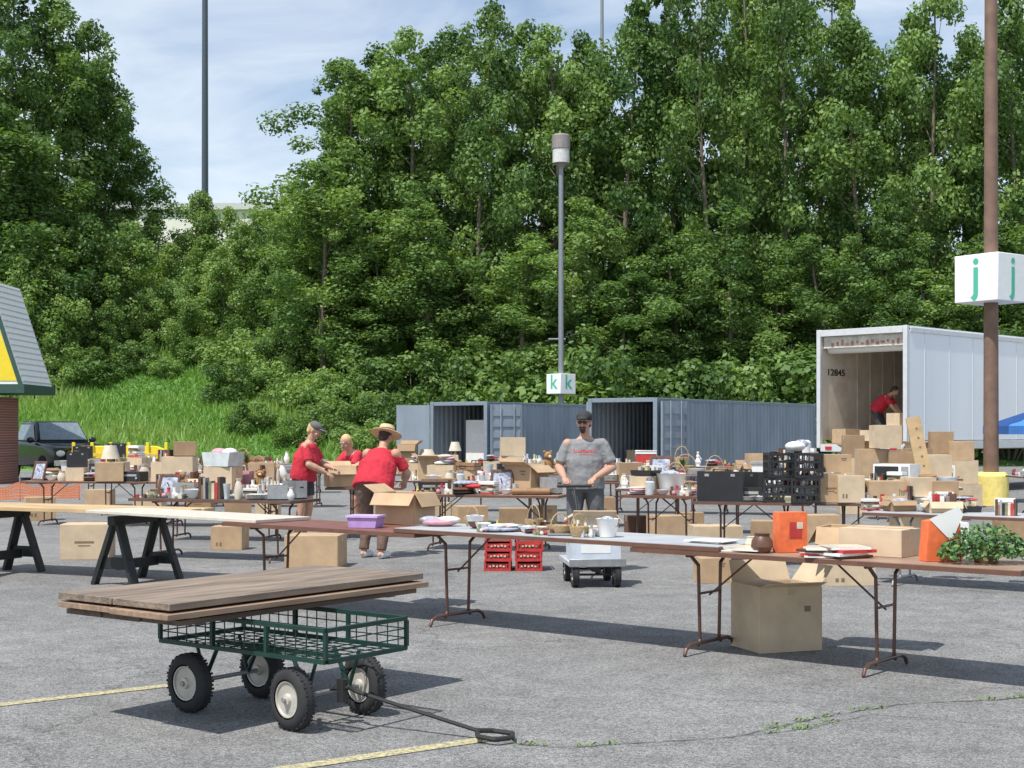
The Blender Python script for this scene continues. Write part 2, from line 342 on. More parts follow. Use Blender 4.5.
def wornpaint():
    m=bpy.data.materials.new('worn_yellow_paint'); m.use_nodes=True; nt=m.node_tree; N=nt.nodes; L=nt.links; b=N['Principled BSDF']
    tc=N.new('ShaderNodeTexCoord'); n=N.new('ShaderNodeTexNoise'); n.inputs['Scale'].default_value=38; n.inputs['Detail'].default_value=8; n.inputs['Roughness'].default_value=0.75
    L.new(tc.outputs['Object'],n.inputs['Vector']); r=N.new('ShaderNodeValToRGB'); r.color_ramp.elements[0].position=0.42; r.color_ramp.elements[1].position=0.60
    r.color_ramp.elements[0].color=(0.22,0.21,0.17,1); r.color_ramp.elements[1].color=(0.62,0.53,0.26,1)
    L.new(n.outputs['Fac'],r.inputs['Fac']); L.new(r.outputs['Color'],b.inputs['Base Color']); b.inputs['Roughness'].default_value=0.85
    return m
YP=wornpaint()
def stripe(a,b,wd):
    a=Vector(a);b=Vector(b); d=(b-a).normalized(); n=Vector((-d.y,d.x))*wd/2
    m=MB(); m.add([(a.x-n.x,a.y-n.y,.004),(b.x-n.x,b.y-n.y,.004),(b.x+n.x,b.y+n.y,.004),(a.x+n.x,a.y+n.y,.004)],[(0,1,2,3)],YP)
    m.build('road_marking',kind='structure')
stripe((-5.6,6.0),(-1.9,8.84),0.10)
stripe((-2.9,5.25),(-0.086,7.2),0.10)
crk=mat('crack_tar',(0.06,0.06,0.057),0.95)
def crack(pts,wd,seed):
    r=random.Random(seed); P=[]
    for a,b in zip(pts[:-1],pts[1:]):
        a=Vector(a);b=Vector(b); k=max(3,int((b-a).length/0.06))
        for i in range(k): P.append(a.lerp(b,i/k)+Vector((r.uniform(-.012,.012),r.uniform(-.012,.012))))
    vs=[];fs=[]
    for i,p in enumerate(P):
        ww=wd*r.uniform(.25,1); vs+= [(p.x,p.y-ww,.0042),(p.x,p.y+ww,.0042)]
        if i: fs.append((2*i-2,2*i,2*i+1,2*i-1))
    m=MB(); m.add(vs,fs,crk); m.build('pavement_crack',kind='structure')
    return P
def g2(px,py): v=G(px,py); return (v.x,v.y)
C1=crack([g2(478,740),g2(560,748),g2(660,742),g2(730,738),g2(830,716),g2(905,704),g2(1000,700),g2(1100,690)],.007,1)
C2=crack([g2(730,738),g2(800,730),g2(870,715),g2(960,722),g2(1060,735)],.004,2)
C4=crack([g2(640,690),g2(700,700),g2(790,702),g2(830,716)],.004,4)
leafw=mat('weed_leaf',(0.14,0.24,0.05),0.6,var=.4)
for i in range(26):
    r=random.Random(50+i); P=C1 if i%4 else C2; p=P[r.randrange(len(P))]
    m=MB()
    for k in range(r.randint(6,14)):
        a=r.uniform(0,6.28); ln=r.uniform(.012,.038); h=r.uniform(.006,.024)
        c,s_=math.cos(a),math.sin(a); ox,oy=r.uniform(-.05,.05),r.uniform(-.012,.012)
        m.add([(ox-s_*.003,oy+c*.003,0),(ox+s_*.003,oy-c*.003,0),(ox+c*ln*.7+s_*.005,oy+s_*ln*.7-c*.005,h),(ox+c*ln,oy+s_*ln,h*.8)],[(0,1,2,3)],leafw)
    m.build('weed',loc=(p.x,p.y,.004),label='small green weed sprouting from a crack in the asphalt',cat='weed',group='weeds in the pavement crack',smooth=False)
# ---------------------------------------------------------------- hill
def sst(x,a,b):
    t=max(0,min(1,(x-a)/(b-a))); return t*t*(3-2*t)
def hz(x,y):
    y0=57+8*sst(x,-7,4); t=max(0,min(1,(y-y0)/42.0))
    z=13.5*t**1.12
    if t>0: z+= min(1,t*8)*0.5*mnoise.noise(Vector((x*.13,y*.13,0)))
    return z-(0.06 if t<=0 else 0)
vs=[];fs=[]; nx,ny=140,60
for j in range(ny+1):
    for i in range(nx+1):
        x=-110+220*i/nx; y=54+ (j/ny)**1.3*170
        vs.append((x,y,hz(x,y)))
for j in range(ny):
    for i in range(nx):
        a=j*(nx+1)+i; fs.append((a,a+1,a+nx+2,a+nx+1))
grassm=mat('grass_ground',(0.11,0.22,0.05),0.9,var=.45,scale=1.2,bump=.8,bscale=6)
h=MB(); h.add(vs,fs,grassm); h.build('hillside',kind='structure',ang=180)
def npmesh(name,V,k,m,tint=None):
    n=len(V)//k
    me=bpy.data.meshes.new(name); me.vertices.add(len(V)); me.vertices.foreach_set('co',V.astype(np.float32).ravel())
    me.loops.add(len(V)); me.loops.foreach_set('vertex_index',np.arange(len(V),dtype=np.int32))
    me.polygons.add(n); me.polygons.foreach_set('loop_start',np.arange(0,len(V),k,dtype=np.int32))
    try: me.polygons.foreach_set('loop_total',np.full(n,k,dtype=np.int32))
    except Exception: pass
    if tint is not None:
        a=me.attributes.new('tint','FLOAT','FACE'); a.data.foreach_set('value',tint.astype(np.float32))
    me.materials.append(m); me.update(calc_edges=True); return me
def leafmat(name,c0,c1,c2):
    m=bpy.data.materials.new(name); m.use_nodes=True; nt=m.node_tree; N=nt.nodes; L=nt.links; b=N['Principled BSDF']; out=N['Material Output']
    at=N.new('ShaderNodeAttribute'); at.attribute_name='tint'
    oi=N.new('ShaderNodeObjectInfo')
    ad=N.new('ShaderNodeMath'); ad.operation='MULTIPLY_ADD'; ad.inputs[1].default_value=0.35; L.new(oi.outputs['Random'],ad.inputs[0])
    ml=N.new('ShaderNodeMath'); ml.operation='MULTIPLY'; ml.inputs[1].default_value=0.65; L.new(at.outputs['Fac'],ml.inputs[0]); L.new(ml.outputs[0],ad.inputs[2])
    r=N.new('ShaderNodeValToRGB'); e=r.color_ramp.elements; e[0].color=(*c0,1); e[0].position=.1; e[1].color=(*c2,1); e[1].position=.95
    x=e.new(.5); x.color=(*c1,1); L.new(ad.outputs[0],r.inputs['Fac']); L.new(r.outputs['Color'],b.inputs['Base Color'])
    b.inputs['Roughness'].default_value=.5; b.inputs['Specular IOR Level'].default_value=.3
    tr=N.new('ShaderNodeBsdfTranslucent'); hs=N.new('ShaderNodeMix'); hs.data_type='RGBA'; hs.blend_type='MULTIPLY'; hs.inputs['Factor'].default_value=1
    hs.inputs['B'].default_value=(1.5,1.5,.5,1); L.new(r.outputs['Color'],hs.inputs['A']); L.new(hs.outputs['Result'],tr.inputs['Color'])
    ms=N.new('ShaderNodeMixShader'); ms.inputs[0].default_value=.32; L.new(b.outputs[0],ms.inputs[1]); L.new(tr.outputs[0],ms.inputs[2]); L.new(ms.outputs[0],out.inputs['Surface'])
    return m
LM_dark=leafmat('tree_leaves',(0.055,0.115,0.032),(0.125,0.215,0.06),(0.23,0.34,0.10))
LM_lite=leafmat('light_tree_leaves',(0.12,0.21,0.06),(0.20,0.31,0.09),(0.29,0.41,0.14))
LM_gr=leafmat('grass_blades',(0.11,0.24,0.05),(0.19,0.35,0.08),(0.32,0.44,0.14))
def leaves(rs,cent,rad,n,size,flat=.9):
    d=rs.normal(size=(n,3)); d/=np.linalg.norm(d,axis=1)[:,None]
    rr=rad*(0.35+0.75*rs.random(n)**.7)
    p=cent+d*rr[:,None]*np.array([1,1,flat])
    nr=d*0.9+rs.normal(size=(n,3))*0.6+np.array([0,-.1,.4]); nr/=np.linalg.norm(nr,axis=1)[:,None]
    a=rs.normal(size=(n,3)); u=np.cross(nr,a); u/=np.linalg.norm(u,axis=1)[:,None]; v=np.cross(nr,u)
    s=size*(0.5+0.85*rs.random(n))[:,None]
    q=np.stack([p-u*s*.5,p-v*s*.34,p+u*s*.5,p+v*s*.34],axis=1)
    return q.reshape(-1,3)
bark=mat('bark',(0.17,0.14,0.105),.9,var=.35,scale=4,bump=.6,bscale=14)
def tree_proto(seed,m,Rr=3.3,h0=.14,nc=88,nl=290,lsize=.25,H=20.0,cmin=.45,cmax=1.2):
    rs=np.random.RandomState(seed); Vs=[];ts=[]; tr=MB(); k0=H/20
    lean=rs.uniform(-.5,.5,2)*k0
    def axis(h): return np.array([lean[0]*h*h+.25*k0*math.sin(h*7+seed),lean[1]*h*h+.25*k0*math.cos(h*6+seed),h*H])
    pts=[axis(h) for h in np.linspace(0,.93,9)]
    tr0=.20*(.4+.6*k0)
    for i in range(8):
        tr.cap(pts[i],pts[i+1],tr0*(1-i/9.0)+.02,bark,tr0*(1-(i+1)/9.0)+.02,n=8)
    pa=rs.uniform(0,6.28,5)
    for c in range(nc):
        h=h0+(1.0-h0)*((c+.5)/nc)**.92; hh=(h-h0)/(1-h0)
        prof=(math.sin(math.pi*min(1,(hh*.93+.07)**.75)))**.6
        ang=rs.uniform(0,6.28)
        lob=1+.38*math.sin(2*ang+pa[0]+hh*6)+.28*math.sin(3*ang+pa[1]-hh*11)
        r=Rr*prof*lob*(rs.random()**.4)
        ax=axis(min(h,.97)); ce=ax+np.array([math.cos(ang)*r,math.sin(ang)*r,rs.uniform(-.5,.5)*k0])
        cr=rs.uniform(cmin,cmax)*(1 if hh<.85 else .7)
        n=int(nl*cr**1.6)
        Vs.append(leaves(rs,ce,cr,n,lsize)); ts.append(np.full(n,np.clip(rs.normal(.5,.27),0,1))+rs.uniform(-.2,.2,n))
        if c%4==0 and h<.93:
            st=axis(max(.05,h-.08)); tr.cap(st,st+(ce-st)*.5+np.array([0,0,-.1]),.06*(1-h*.6),bark,.04*(1-h*.6),n=6); tr.cap(st+(ce-st)*.5+np.array([0,0,-.1]),ce,.035*(1-h*.6),bark,.012,n=5)
    V=np.concatenate(Vs); T=np.concatenate(ts)
    return tr.mesh('trunk'),npmesh('crown',V,4,m,T)
PD=[tree_proto(s,LM_dark,Rr=2.9+.3*(s%3)) for s in (11,12,13,14,15)]
PL=[tree_proto(s,LM_lite,Rr=3.2,h0=.10) for s in (21,22)]
PM=[tree_proto(s,LM_lite if s!=63 else LM_dark,Rr=2.3,h0=.08,nc=56,nl=400,lsize=.20,H=8.0,cmin=.35,cmax=.9) for s in (61,62,63)]
def bush_proto(seed,m):
    rs=np.random.RandomState(seed); Vs=[];ts=[]; tr=MB()
    for c in range(30):
        a=rs.uniform(0,6.28); r=1.5*rs.random()**.5; z=.35+rs.random()*2.2*(1-(r/2.0)**2); ce=np.array([math.cos(a)*r,math.sin(a)*r,z]); cr=rs.uniform(.3,.6)
        n=int(400*cr); Vs.append(leaves(rs,ce,cr,n,.16)); ts.append(np.full(n,np.clip(rs.normal(.5,.24),0,1))+rs.uniform(-.15,.15,n))
        if c%3==0: tr.cap((r*.15*math.cos(a),r*.15*math.sin(a),-.1),ce,.03,bark,.012,n=5)
    return tr.mesh('stem'),npmesh('crown',np.concatenate(Vs),4,m,np.concatenate(ts))
PB=[bush_proto(s,LM_lite if s%2 else LM_dark) for s in (31,32,33,34)]
def tree(px,d,topy,P,wd=1.0,nm='tree',lab='tall leafy deciduous tree on the grassy embankment',cat='tree',grp='trees on the embankment'):
    x=XD(px,d); zb=hz(x,d)-.15; H=ZD(topy,d)-zb
    r=rng.random(); pr=P[rng.randrange(len(P))]; base=3.0 if nm=='shrub' else (8.0 if P is PM else 20.0)
    sz=H/base; sx=wd*(.9+.25*r) if (nm=='tree' and P is not PM) else sz*wd
    e=empty(nm,(x,d,zb),rng.uniform(0,6.28),lab,cat,grp,scale=(sx,sx,sz))
    for me,n in zip(pr,('trunk' if nm=='tree' else 'stem','crown')): place(me,n,e)
LLAB='lighter green young tree on the grassy slope'
for px,d,ty,wd in [(-45,80,-40,1),(5,78,-30,1.05),(45,80,-5,1),(86,82,20,.92),(108,84,80,.85),(-10,73,110,1.1),(60,86,40,1),(38,76,150,.95),(130,86,150,.6)]:
    tree(px,d,ty,PD,wd)
for px,d,ty,wd in [(90,75,215,1),(128,77,225,1),(25,71,250,1),(60,72,270,1),(155,84,214,1.0),(196,86,192,.9),(226,88,208,.8),(258,88,212,.8),(282,85,198,.9),(300,82,190,1),(145,76,290,1.1),(182,75,290,1.1),(222,77,250,1.1),(262,75,262,1.1),(300,73,262,1.1),(205,80,236,1.1),(245,82,228,1.1),(110,73,300,1.1),(170,80,244,1.1),(325,70,280,1),(285,70,318,1.1)]:
    tree(px,d,ty,PM,wd,lab=LLAB)
top=[(325,72,150),(345,74,70),(378,75,52),(412,73,34),(448,76,30),(482,72,4),(520,75,22),(555,73,30),(590,76,38),(628,73,-5),(668,75,-30),(705,72,-45),(745,75,-50),(785,73,-45),(825,76,-30),(858,73,20),(905,75,10),(936,73,-25),(975,76,38),(1012,73,-10),(1050,75,-40)]
for i,(px,d,ty) in enumerate(top): tree(px,d,ty,PL if i in (3,7,12,17) else PD,.84)
for i in range(12): tree(360+i*62,83+(i%3),[60,50,45,62,55,20,0,-10,70,75,60,70][i],PD,1.05)
for i in range(15): tree(326+i*50,69+(i%2)*1.2,165+ ((i*73)%110),PL if i in(1,4,5,9,12) else PD,.78,lab='mid-height leafy tree at the edge of the woods')
for i in range(17): tree(320+i*46,66.3+(i%3)*.5,352-((i*37)%32),PB,.85+.2*((i*7)%3),'shrub','dense green shrub at the foot of the woods','shrub','shrubs along the slope')
for px,d,ty,wd in [(232,68,352,1.1),(262,69,340,1.2),(290,67,362,1.0),(318,66,352,1.2),(250,63,395,1.3),(300,61,408,1.2),(345,64,375,1.3),(380,63,385,1.2),(165,72,350,1.2),(110,72,348,1.3),(60,70,350,1.2),(30,69,360,1.3),(365,60,412,1.5),(330,62,392,1.2),(135,73,335,1.3),(85,71,338,1.3),(200,74,330,1.2),(235,73,320,1.2),(272,72,318,1.2),(45,71,335,1.2)]:
    tree(px,d,ty,PB,wd,'shrub','round green shrub on the grassy slope','shrub','shrubs along the slope')
rs=np.random.RandomState(5); n=60000
gx=rs.uniform(-32,3,n); gy=rs.uniform(56.5,80,n)
keep=np.array([gy[i]>57.2+8*sst(gx[i],-7,4) for i in range(n)]); gx=gx[keep];gy=gy[keep]; n=len(gx)
gz=np.array([hz(gx[i],gy[i]) for i in range(n)])-.05
P=np.stack([gx,gy,gz],1); a=rs.uniform(0,6.28,n); wv=np.stack([np.cos(a),np.sin(a),np.zeros(n)],1)*.055
patch=np.array([mnoise.noise(Vector((gx[i]*.25,gy[i]*.25,3))) for i in range(n)])
hh=(.25+.35*rs.random(n))*(1+.9*patch); tip=P+np.stack([rs.normal(0,.22,n),rs.normal(0,.22,n),hh],1)
V=np.stack([P-wv,P+wv,tip],1).reshape(-1,3)
place(npmesh('grass',V,3,LM_gr,np.clip(.5+patch*1.0+rs.normal(0,.15,n),0,1)),'grass',kind='stuff')
# ---------------------------------------------------------------- distant building + poles
cream=mat('cream_wall',(0.78,0.75,0.68),.8,var=.06,scale=.3); greyroof=mat('grey_roof_metal',(0.60,0.60,0.58),.5,var=.08)
b=empty('warehouse',(XD(205,112),112,hz(XD(205,112),112)),0,'long flat-roofed cream building behind the trees on the hill','building')
m=MB(); zt=ZD(210,112)-b.location.z; m.box((0,10,zt/2),(30,20,zt),cream); m.build('wall',b)
m=MB(); m.box((0,10,zt+.26),(30.6,20.6,.5),greyroof); m.build('roof',b)
for i in range(9):
    m=MB(); m.box((-13+i*3.2,-.04,zt-3.4),(1.6,.06,1.1),glassd); m.build('window',b)
steel=mat('galvanised_pole',(0.26,0.28,0.30),.5,.4,var=.1); rust=mat('rusty_brown_pole',(0.20,0.125,0.09),.7,.1,var=.25,scale=3)
dsteel=mat('dark_pole',(0.08,0.10,0.12),.5,.3)
x=XD(205,100); m=MB(); m.cyl((0,0,0),(0,0,36),.25,dsteel,.16,n=14); m.cyl((0,0,0),(0,0,.5),.4,dsteel,n=14); m.build('tall_pole',loc=(x,100,hz(x,100)-.1),label='very tall dark steel mast rising behind the trees',cat='pole')
x=XD(602,108); m=MB(); m.cyl((0,0,0),(0,0,22.2),.2,steel,.12,n=12);m.cyl((0,0,22.2),(0,0,22.6),.25,steel,n=12); m.build('tall_pole',loc=(x,108,hz(x,108)-.1),label='thin pale mast tip above the tree tops',cat='pole')
whitep=mat('white_sign_plastic',(0.82,0.84,0.82),.45,var=.04); yelc=mat('yellow_concrete',(0.85,0.70,0.22),.8,var=.15)
lampg=mat('lamp_grey',(0.30,0.27,0.25),.5,.3); lampl=mat('lamp_lens',(0.60,0.60,0.57),.3)
def lightpole(px,d,pr,ph,pm,letter,side,hgt,zb,rot,lab,lamp,bz=.56):
    x=XD(px,d); e=empty('street_lamp',(x,d,0),0,lab,'lamp post')
    m=MB(); m.cyl((0,0,0),(0,0,ph),pr,pm,pr*.8,n=18); m.build('pole',e)
    m=MB(); m.lathe([(.36,0),(.36,bz),(.30,bz+.08)],yelc,n=20); m.build('base',e)
    s=MB(); s.box((0,0,0),(side,side,hgt),whitep); so_=s.build('sign',e,loc=(0,0,zb+hgt/2),rz=rot,bevel=.015)
    for k in range(4):
        Mx=Matrix.Rotation(k*math.pi/2,4,'Z')@Matrix.Translation((0,-side/2-.004,hgt*.06))@Matrix.Rotation(math.pi/2,4,'X')
        fin(TXT[letter],'letter',so_,Mx)
    if lamp:
        m=MB(); m.lathe([(.12,ph-.1),(.30,ph+.1),(.38,ph+.12)],lampg,n=20); m.build('lamp_neck',e)
        m=MB(); m.lathe([(.38,ph+.72),(.40,ph+.74),(.40,ph+1.3),(.34,ph+1.36)],lampg,n=20); m.build('lamp_housing',e)
        m=MB(); m.lathe([(.37,ph+.122),(.37,ph+.718)],lampl,n=20); m.build('lamp_shade',e)
        m=MB(); m.cyl((-.55,0,5.6),(.2,0,5.6),.04,pm); m.build('bracket',e)
lightpole(561,62,.13,ZD(166,62),steel,'k',.9,.87,ZD(394,62),R_(42),'tall grey parking lot lamp post with white k sign box',True)
lightpole(991,30.2,.16,11.5,rust,'j',1.06,1.0,ZD(303,30.2),R_(37),'thick brown lamp post with white j sign box and yellow base',False,.62)
# ---------------------------------------------------------------- kiosk
def brickmat():
    m=bpy.data.materials.new('red_brick'); m.use_nodes=True; nt=m.node_tree; N=nt.nodes; L=nt.links; b=N['Principled BSDF']
    tc=N.new('ShaderNodeTexCoord'); mp=N.new('ShaderNodeMapping'); mp.inputs['Rotation'].default_value=(R_(90),0,0); br=N.new('ShaderNodeTexBrick')
    br.inputs['Color1'].default_value=(.32,.12,.08,1); br.inputs['Color2'].default_value=(.20,.09,.07,1); br.inputs['Mortar'].default_value=(.38,.33,.3,1); br.inputs['Scale'].default_value=3.2; br.inputs['Mortar Size'].default_value=.02
    L.new(tc.outputs['Object'],mp.inputs['Vector']); L.new(mp.outputs['Vector'],br.inputs['Vector']); L.new(br.outputs['Color'],b.inputs['Base Color']); b.inputs['Roughness'].default_value=.85; return m
brick=brickmat(); grn=mat('dark_green_trim',(0.035,0.085,0.065),.5); yel=mat('yellow_sign_panel',(0.85,0.65,0.03),.5,var=.05)
shg=mat('grey_shingle',(0.88,0.89,0.86),.7,var=.06); seam=mat('shingle_line_seam',(0.55,0.57,0.55),.7)  # seam: darker grey stripe material for the roof's shingle lines
e=empty('kiosk',(0,0,0),0,'small brick building with steep grey roof and yellow gable panel','building')
m=MB(); m.box((-17.8,42.9,1.3),(5.2,1.8,2.6),brick); m.build('wall',e)
xe,xt=-14.30,-15.3
m=MB(); zE,zT=2.95,6.0
m.prism([(-20.6,zE),(xe,zE),(xt,zT),(-19.4,zT)],41.6,44.2,shg)
for i in range(17):
    t=(i+.5)/17; xx=xe+(xt-xe)*t; zz=zE+(zT-zE)*t
    m.box((xx+.01,42.9,zz),(.03,2.58,.03),seam)
m.build('roof',e)
m=MB(); m.prism([(-20.4,zE-.26),(xe+.08,zE-.26),(xe+.08,zE-.002),(-20.6,zE-.002)],41.45,44.3,grn); m.build('fascia',e)
m=MB(); m.add([(-20.2,41.585,zE+.1),(xe-.16,41.585,zE+.1),(xt+.10,41.585,5.15),(-19.2,41.585,5.15)],[(0,1,2,3)],yel); m.build('sign_panel',e)
m=MB(); m.add([(xe-.14,41.57,zE),(xe,41.57,zE),(xt,41.57,zT),(xt-.14,41.57,zT)],[(0,1,2,3)],grn); m.build('trim',e)
# ---------------------------------------------------------------- containers
cg=mat('container_grey_paint',(0.27,0.32,0.37),.6,.0,var=.18,scale=1.5,stretch=(1,1,.3)); cgd=mat('container_frame',(0.21,0.255,0.30),.55,var=.12); wood=mat('container_floor_wood',(0.26,0.18,0.11),.8)
rod=mat('lock_rod',(0.32,0.36,0.40),.5,.1)
def corr(m,p0,p1,z0,z1,mt,dep=.04,pitch=.27):
    p0=Vector(p0);p1=Vector(p1); L_=(p1-p0).length; n=int(L_/pitch); u=(p1-p0)/n; nn=Vector((-u.y,u.x)).normalized()*dep
    pts=[]
    for i in range(n):
        a=p0+u*i; pts+=[a+nn*0,a+u*.3,a+u*.5+nn,a+u*.8+nn]
    pts.append(p1); k=len(pts)
    m.add([(p.x,p.y,z0) for p in pts]+[(p.x,p.y,z1) for p in pts],[(i,i+1,i+1+k,i+k) for i in range(k-1)],mt)
def container(corner,dirv,label,Lc=12.1,doorA=0,doorB=4):
    e=empty('shipping_container',(corner[0],corner[1],0),math.atan2(dirv[1],dirv[0]),label,'container','grey storage containers')
    W=2.44;H=2.59
    m=MB(); corr(m,(0.1,-.0),(Lc-.1,-.0),.16,H-.1,cg); corr(m,(.1,W-.04),(Lc-.1,W-.04),.16,H-.1,cg); corr(m,(Lc-.03,.05),(Lc-.03,W-.05),.16,H-.1,cg); m.build('side_wall',e,smooth=False)
    m=MB(); m.box((Lc/2,W/2,H-.03),(Lc-.1,W-.06,.03),cg); m.build('roof',e)
    m=MB(); m.box((Lc/2,W/2,.13),(Lc-.1,W-.1,.06),wood); m.build('floor',e)
    m=MB()
    for x in (0.05,Lc-.05):
        for y in (.06,W-.06): m.box((x,y,H/2),(.14,.14,H-.004),cgd)
        m.box((x,W/2,H-.06),(.10,W-.26,.13),cgd); m.box((x,W/2,.08),(.10,W-.26,.15),cgd)
    for y in (.045,W-.045):
        m.box((Lc/2,y-.0,H-.055),(Lc-.26,.09,.10),cgd); m.box((Lc/2,y,.08),(Lc-.26,.09,.15),cgd)
    m.build('frame',e,bevel=.01)
    def door(name,loc,rz):
        d=MB(); wd=1.16
        d.box((wd/2,0,1.3),(wd,.05,2.38),cg)
        for z in (.35,.72,1.09,1.46,1.83,2.2): d.box((wd/2,-.035,z),(wd-.14,.03,.2),cg)
        for x in (.03,wd-.03): d.box((x,-.036,1.3),(.06,.042,2.38),cgd)
        for x in (.35,.85): d.cyl((x,-.075,.12),(x,-.075,2.5),.018,rod); d.box((x+.1,-.095,1.1),(.25,.02,.04),rod)
        d.build(name,e,loc=loc,rz=rz)
    door('door',(0.02,-.14,0),R_(doorB)); door('door',(-.03,W+.02,0),R_(doorA))
    return e
dv=Vector((.57,.82)).normalized()
k1=container((XD(657,43),43),dv,'grey corrugated shipping container with doors open, boxes stored inside',doorA=3,doorB=-12)
k2=container((XD(487,48.5),48.5),dv,'grey corrugated shipping container with rear doors swung wide open',doorA=125,doorB=-30)
# ---------------------------------------------------------------- trailer
tw=mat('trailer_white_skin',(0.88,0.90,0.92),.5,.0,var=.05,scale=.6,stretch=(1,1,.2)); alu=mat('aluminium_frame',(0.66,0.67,0.68),.4,.2,var=.08); ply=mat('plywood_lining',(0.74,0.66,0.54),.8,var=.15,scale=2)
rib=mat('trailer_rib',(0.78,0.80,0.82),.5,var=.05)
rub=mat('rubber',(0.028,0.028,0.03),.85,var=.2); redl=mat('red_lens',(0.5,0.02,0.02),.3); stl=mat('plain_steel',(0.33,0.33,0.34),.45,.5)
e=empty('box_trailer',(c9.x,c9.y,0),R_(45),'white box truck trailer with its rear door rolled up, unloading','trailer')
TL=14.0;TW=2.5;ZT=4.1
m=MB(); m.box((TL/2,.02,(ZF+ZT)/2),(TL-.1,.04,ZT-ZF-.2),tw)
for i in range(11): m.box((.8+i*1.22,-.002,(ZF+ZT)/2),(.03,.008,ZT-ZF-.24),rib)
m.build('side_wall',e)
m=MB(); m.box((TL/2,TW-.02,(ZF+ZT)/2),(TL-.1,.04,ZT-ZF-.2),tw); m.box((TL/2,TW-.055,(ZF+ZT)/2),(TL-.2,.02,ZT-ZF-.25),ply)
for i in range(18): m.box((1.75+i*.62,TW-.075,(ZF+ZT)/2),(.05,.018,ZT-ZF-.3),ply)
m.build('side_wall',e)
m=MB(); m.box((TL-.05,TW/2,(ZF+ZT)/2),(.06,TW-.1,ZT-ZF-.2),tw); m.build('front_wall',e)
m=MB(); m.box((TL/2,TW/2,ZT-.03),(TL-.02,TW,.05),tw); m.build('roof',e)
m=MB(); m.box((TL/2,TW/2,ZF-.06),(TL-.06,TW-.02,.16),wood); m.build('floor',e)
m=MB()
for y in (.05,TW-.05): m.box((.0,y,(ZF+ZT)/2-.05),(.12,.11,ZT-ZF+.1),alu)
m.box((0,TW/2,ZT-.09),(.125,TW-.22,.16),alu); m.box((0,TW/2,ZF-.1),(.125,TW-.22,.18),alu)
for y in (.12,TW-.12): m.box((TL/2,y,ZT-.13+.0),(TL-.3,.1,.1),alu)
m.box((TL/2,-.01,ZF-.02),(TL-.2,.03,.2),alu); m.box((TL/2,-.01,ZT-.1),(TL-.2,.03,.12),alu)
m.build('frame',e,bevel=.008)
wdp=mat('worn_door_print',(.45,.22,.14),.6,var=.5,scale=20); drt=mat('dirty_white',(.62,.58,.50),.6,var=.3,scale=6)
m=MB(); m.cyl((.35,.15,ZT-.42),(.35,TW-.15,ZT-.42),.17,whitep,n=18); m.build('roll_door',e)
m=MB(); m.box((.09,TW/2,ZT-.32),(.03,TW-.24,.28),drt)
r=random.Random(8)
for i in range(14): m.box((.072,.3+i*.14,ZT-.36-.03*math.sin(i*2.1)),(.006,.06+.05*r.random(),.04+.10*r.random()),wdp)
m.build('door_header',e)
fin(TXT['n'],'number',e,Matrix.Translation((.72,TW-.075,ZF+1.80))@Matrix.Rotation(math.pi/2,4,'X'))
m=MB(); m.box((0.05,TW/2,.55),(.1,TW-.5,.1),stl); m.box((.05,.6,.85),(.08,.1,.6),stl); m.box((.05,TW-.6,.85),(.08,.1,.6),stl); m.build('bumper',e)
for y in (.35,TW-.35):
    m=MB(); m.box((-.07,y,ZF-.1),(.02,.18,.08),redl); m.build('tail_light',e)
for x in (1.6,2.9):
    for y in (.28,TW-.28):
        m=MB(); m.cyl((x,y-.14,.5),(x,y+.14,.5),.5,rub,n=28); m.cyl((x,y-.15,.5),(x,y+.15,.5),.28,alu,n=20); m.build('wheel',e,bevel=.02)
m=MB(); m.box((11.5,.4,.62),(.12,.12,1.1),stl); m.box((11.5,2.1,.62),(.12,.12,1.1),stl); m.box((11.5,1.25,.9),(.08,1.5,.08),stl); m.build('landing_gear',e)
# ---------------------------------------------------------------- parked vehicle
bp_=mat('black_car_paint',(0.02,0.022,0.026),.18,var=.05); chrome=mat('chrome',(.6,.6,.6),.2,.8); wsg=mat('windscreen_glass',(.20,.25,.28),.08)
e=empty('parked_car',(XD(74,45),45,0),R_(-52),'black pickup truck parked beside the brick building','car',scale=(1,1,1.08))
def rrect(x,hw,z0,z1,k=.12):
    pts=[]
    for (sy,sz,a0) in ((1,-1,-90),(1,1,0),(-1,1,90),(-1,-1,180)):
        cy=sy*(hw-k); cz=(z0+k) if sz<0 else (z1-k)
        for i in range(4):
            a=R_(a0+90*i/3); pts.append((x,cy+k*math.cos(a),cz+k*math.sin(a)))
    return pts
m=MB(); m.ring_loft([rrect(x,hw,z0,z1,k) for x,hw,z0,z1,k in [(-4.3,.86,.5,1.10,.1),(-4.1,.93,.42,1.16,.1),(-2.6,.94,.40,1.16,.1),(-.85,.94,.40,1.14,.12),(-.3,.93,.40,1.10,.12),(.42,.91,.42,1.05,.12),(.62,.86,.46,.98,.10)]],bp_); m.build('body',e)
m=MB()
def taper(x0b,x1b,x0t,x1t,z0,z1,hb,ht,mt): m.add([(x0b,-hb,z0),(x1b,-hb,z0),(x1b,hb,z0),(x0b,hb,z0),(x0t,-ht,z1),(x1t,-ht,z1),(x1t,ht,z1),(x0t,ht,z1)],[(3,2,1,0),(4,5,6,7),(0,1,5,4),(1,2,6,5),(2,3,7,6),(3,0,4,7)],mt)
taper(-3.0,-.85,-2.8,-1.45,1.13,1.76,.86,.70,bp_); m.build('cabin',e,bevel=.07)
m=MB(); m.add([(-.91,-.76,1.18),(-.91,.76,1.18),(-1.40,.64,1.69),(-1.40,-.64,1.69)],[(0,1,2,3)],wsg); o=m.build('windscreen',e,loc=(.04,0,.03))
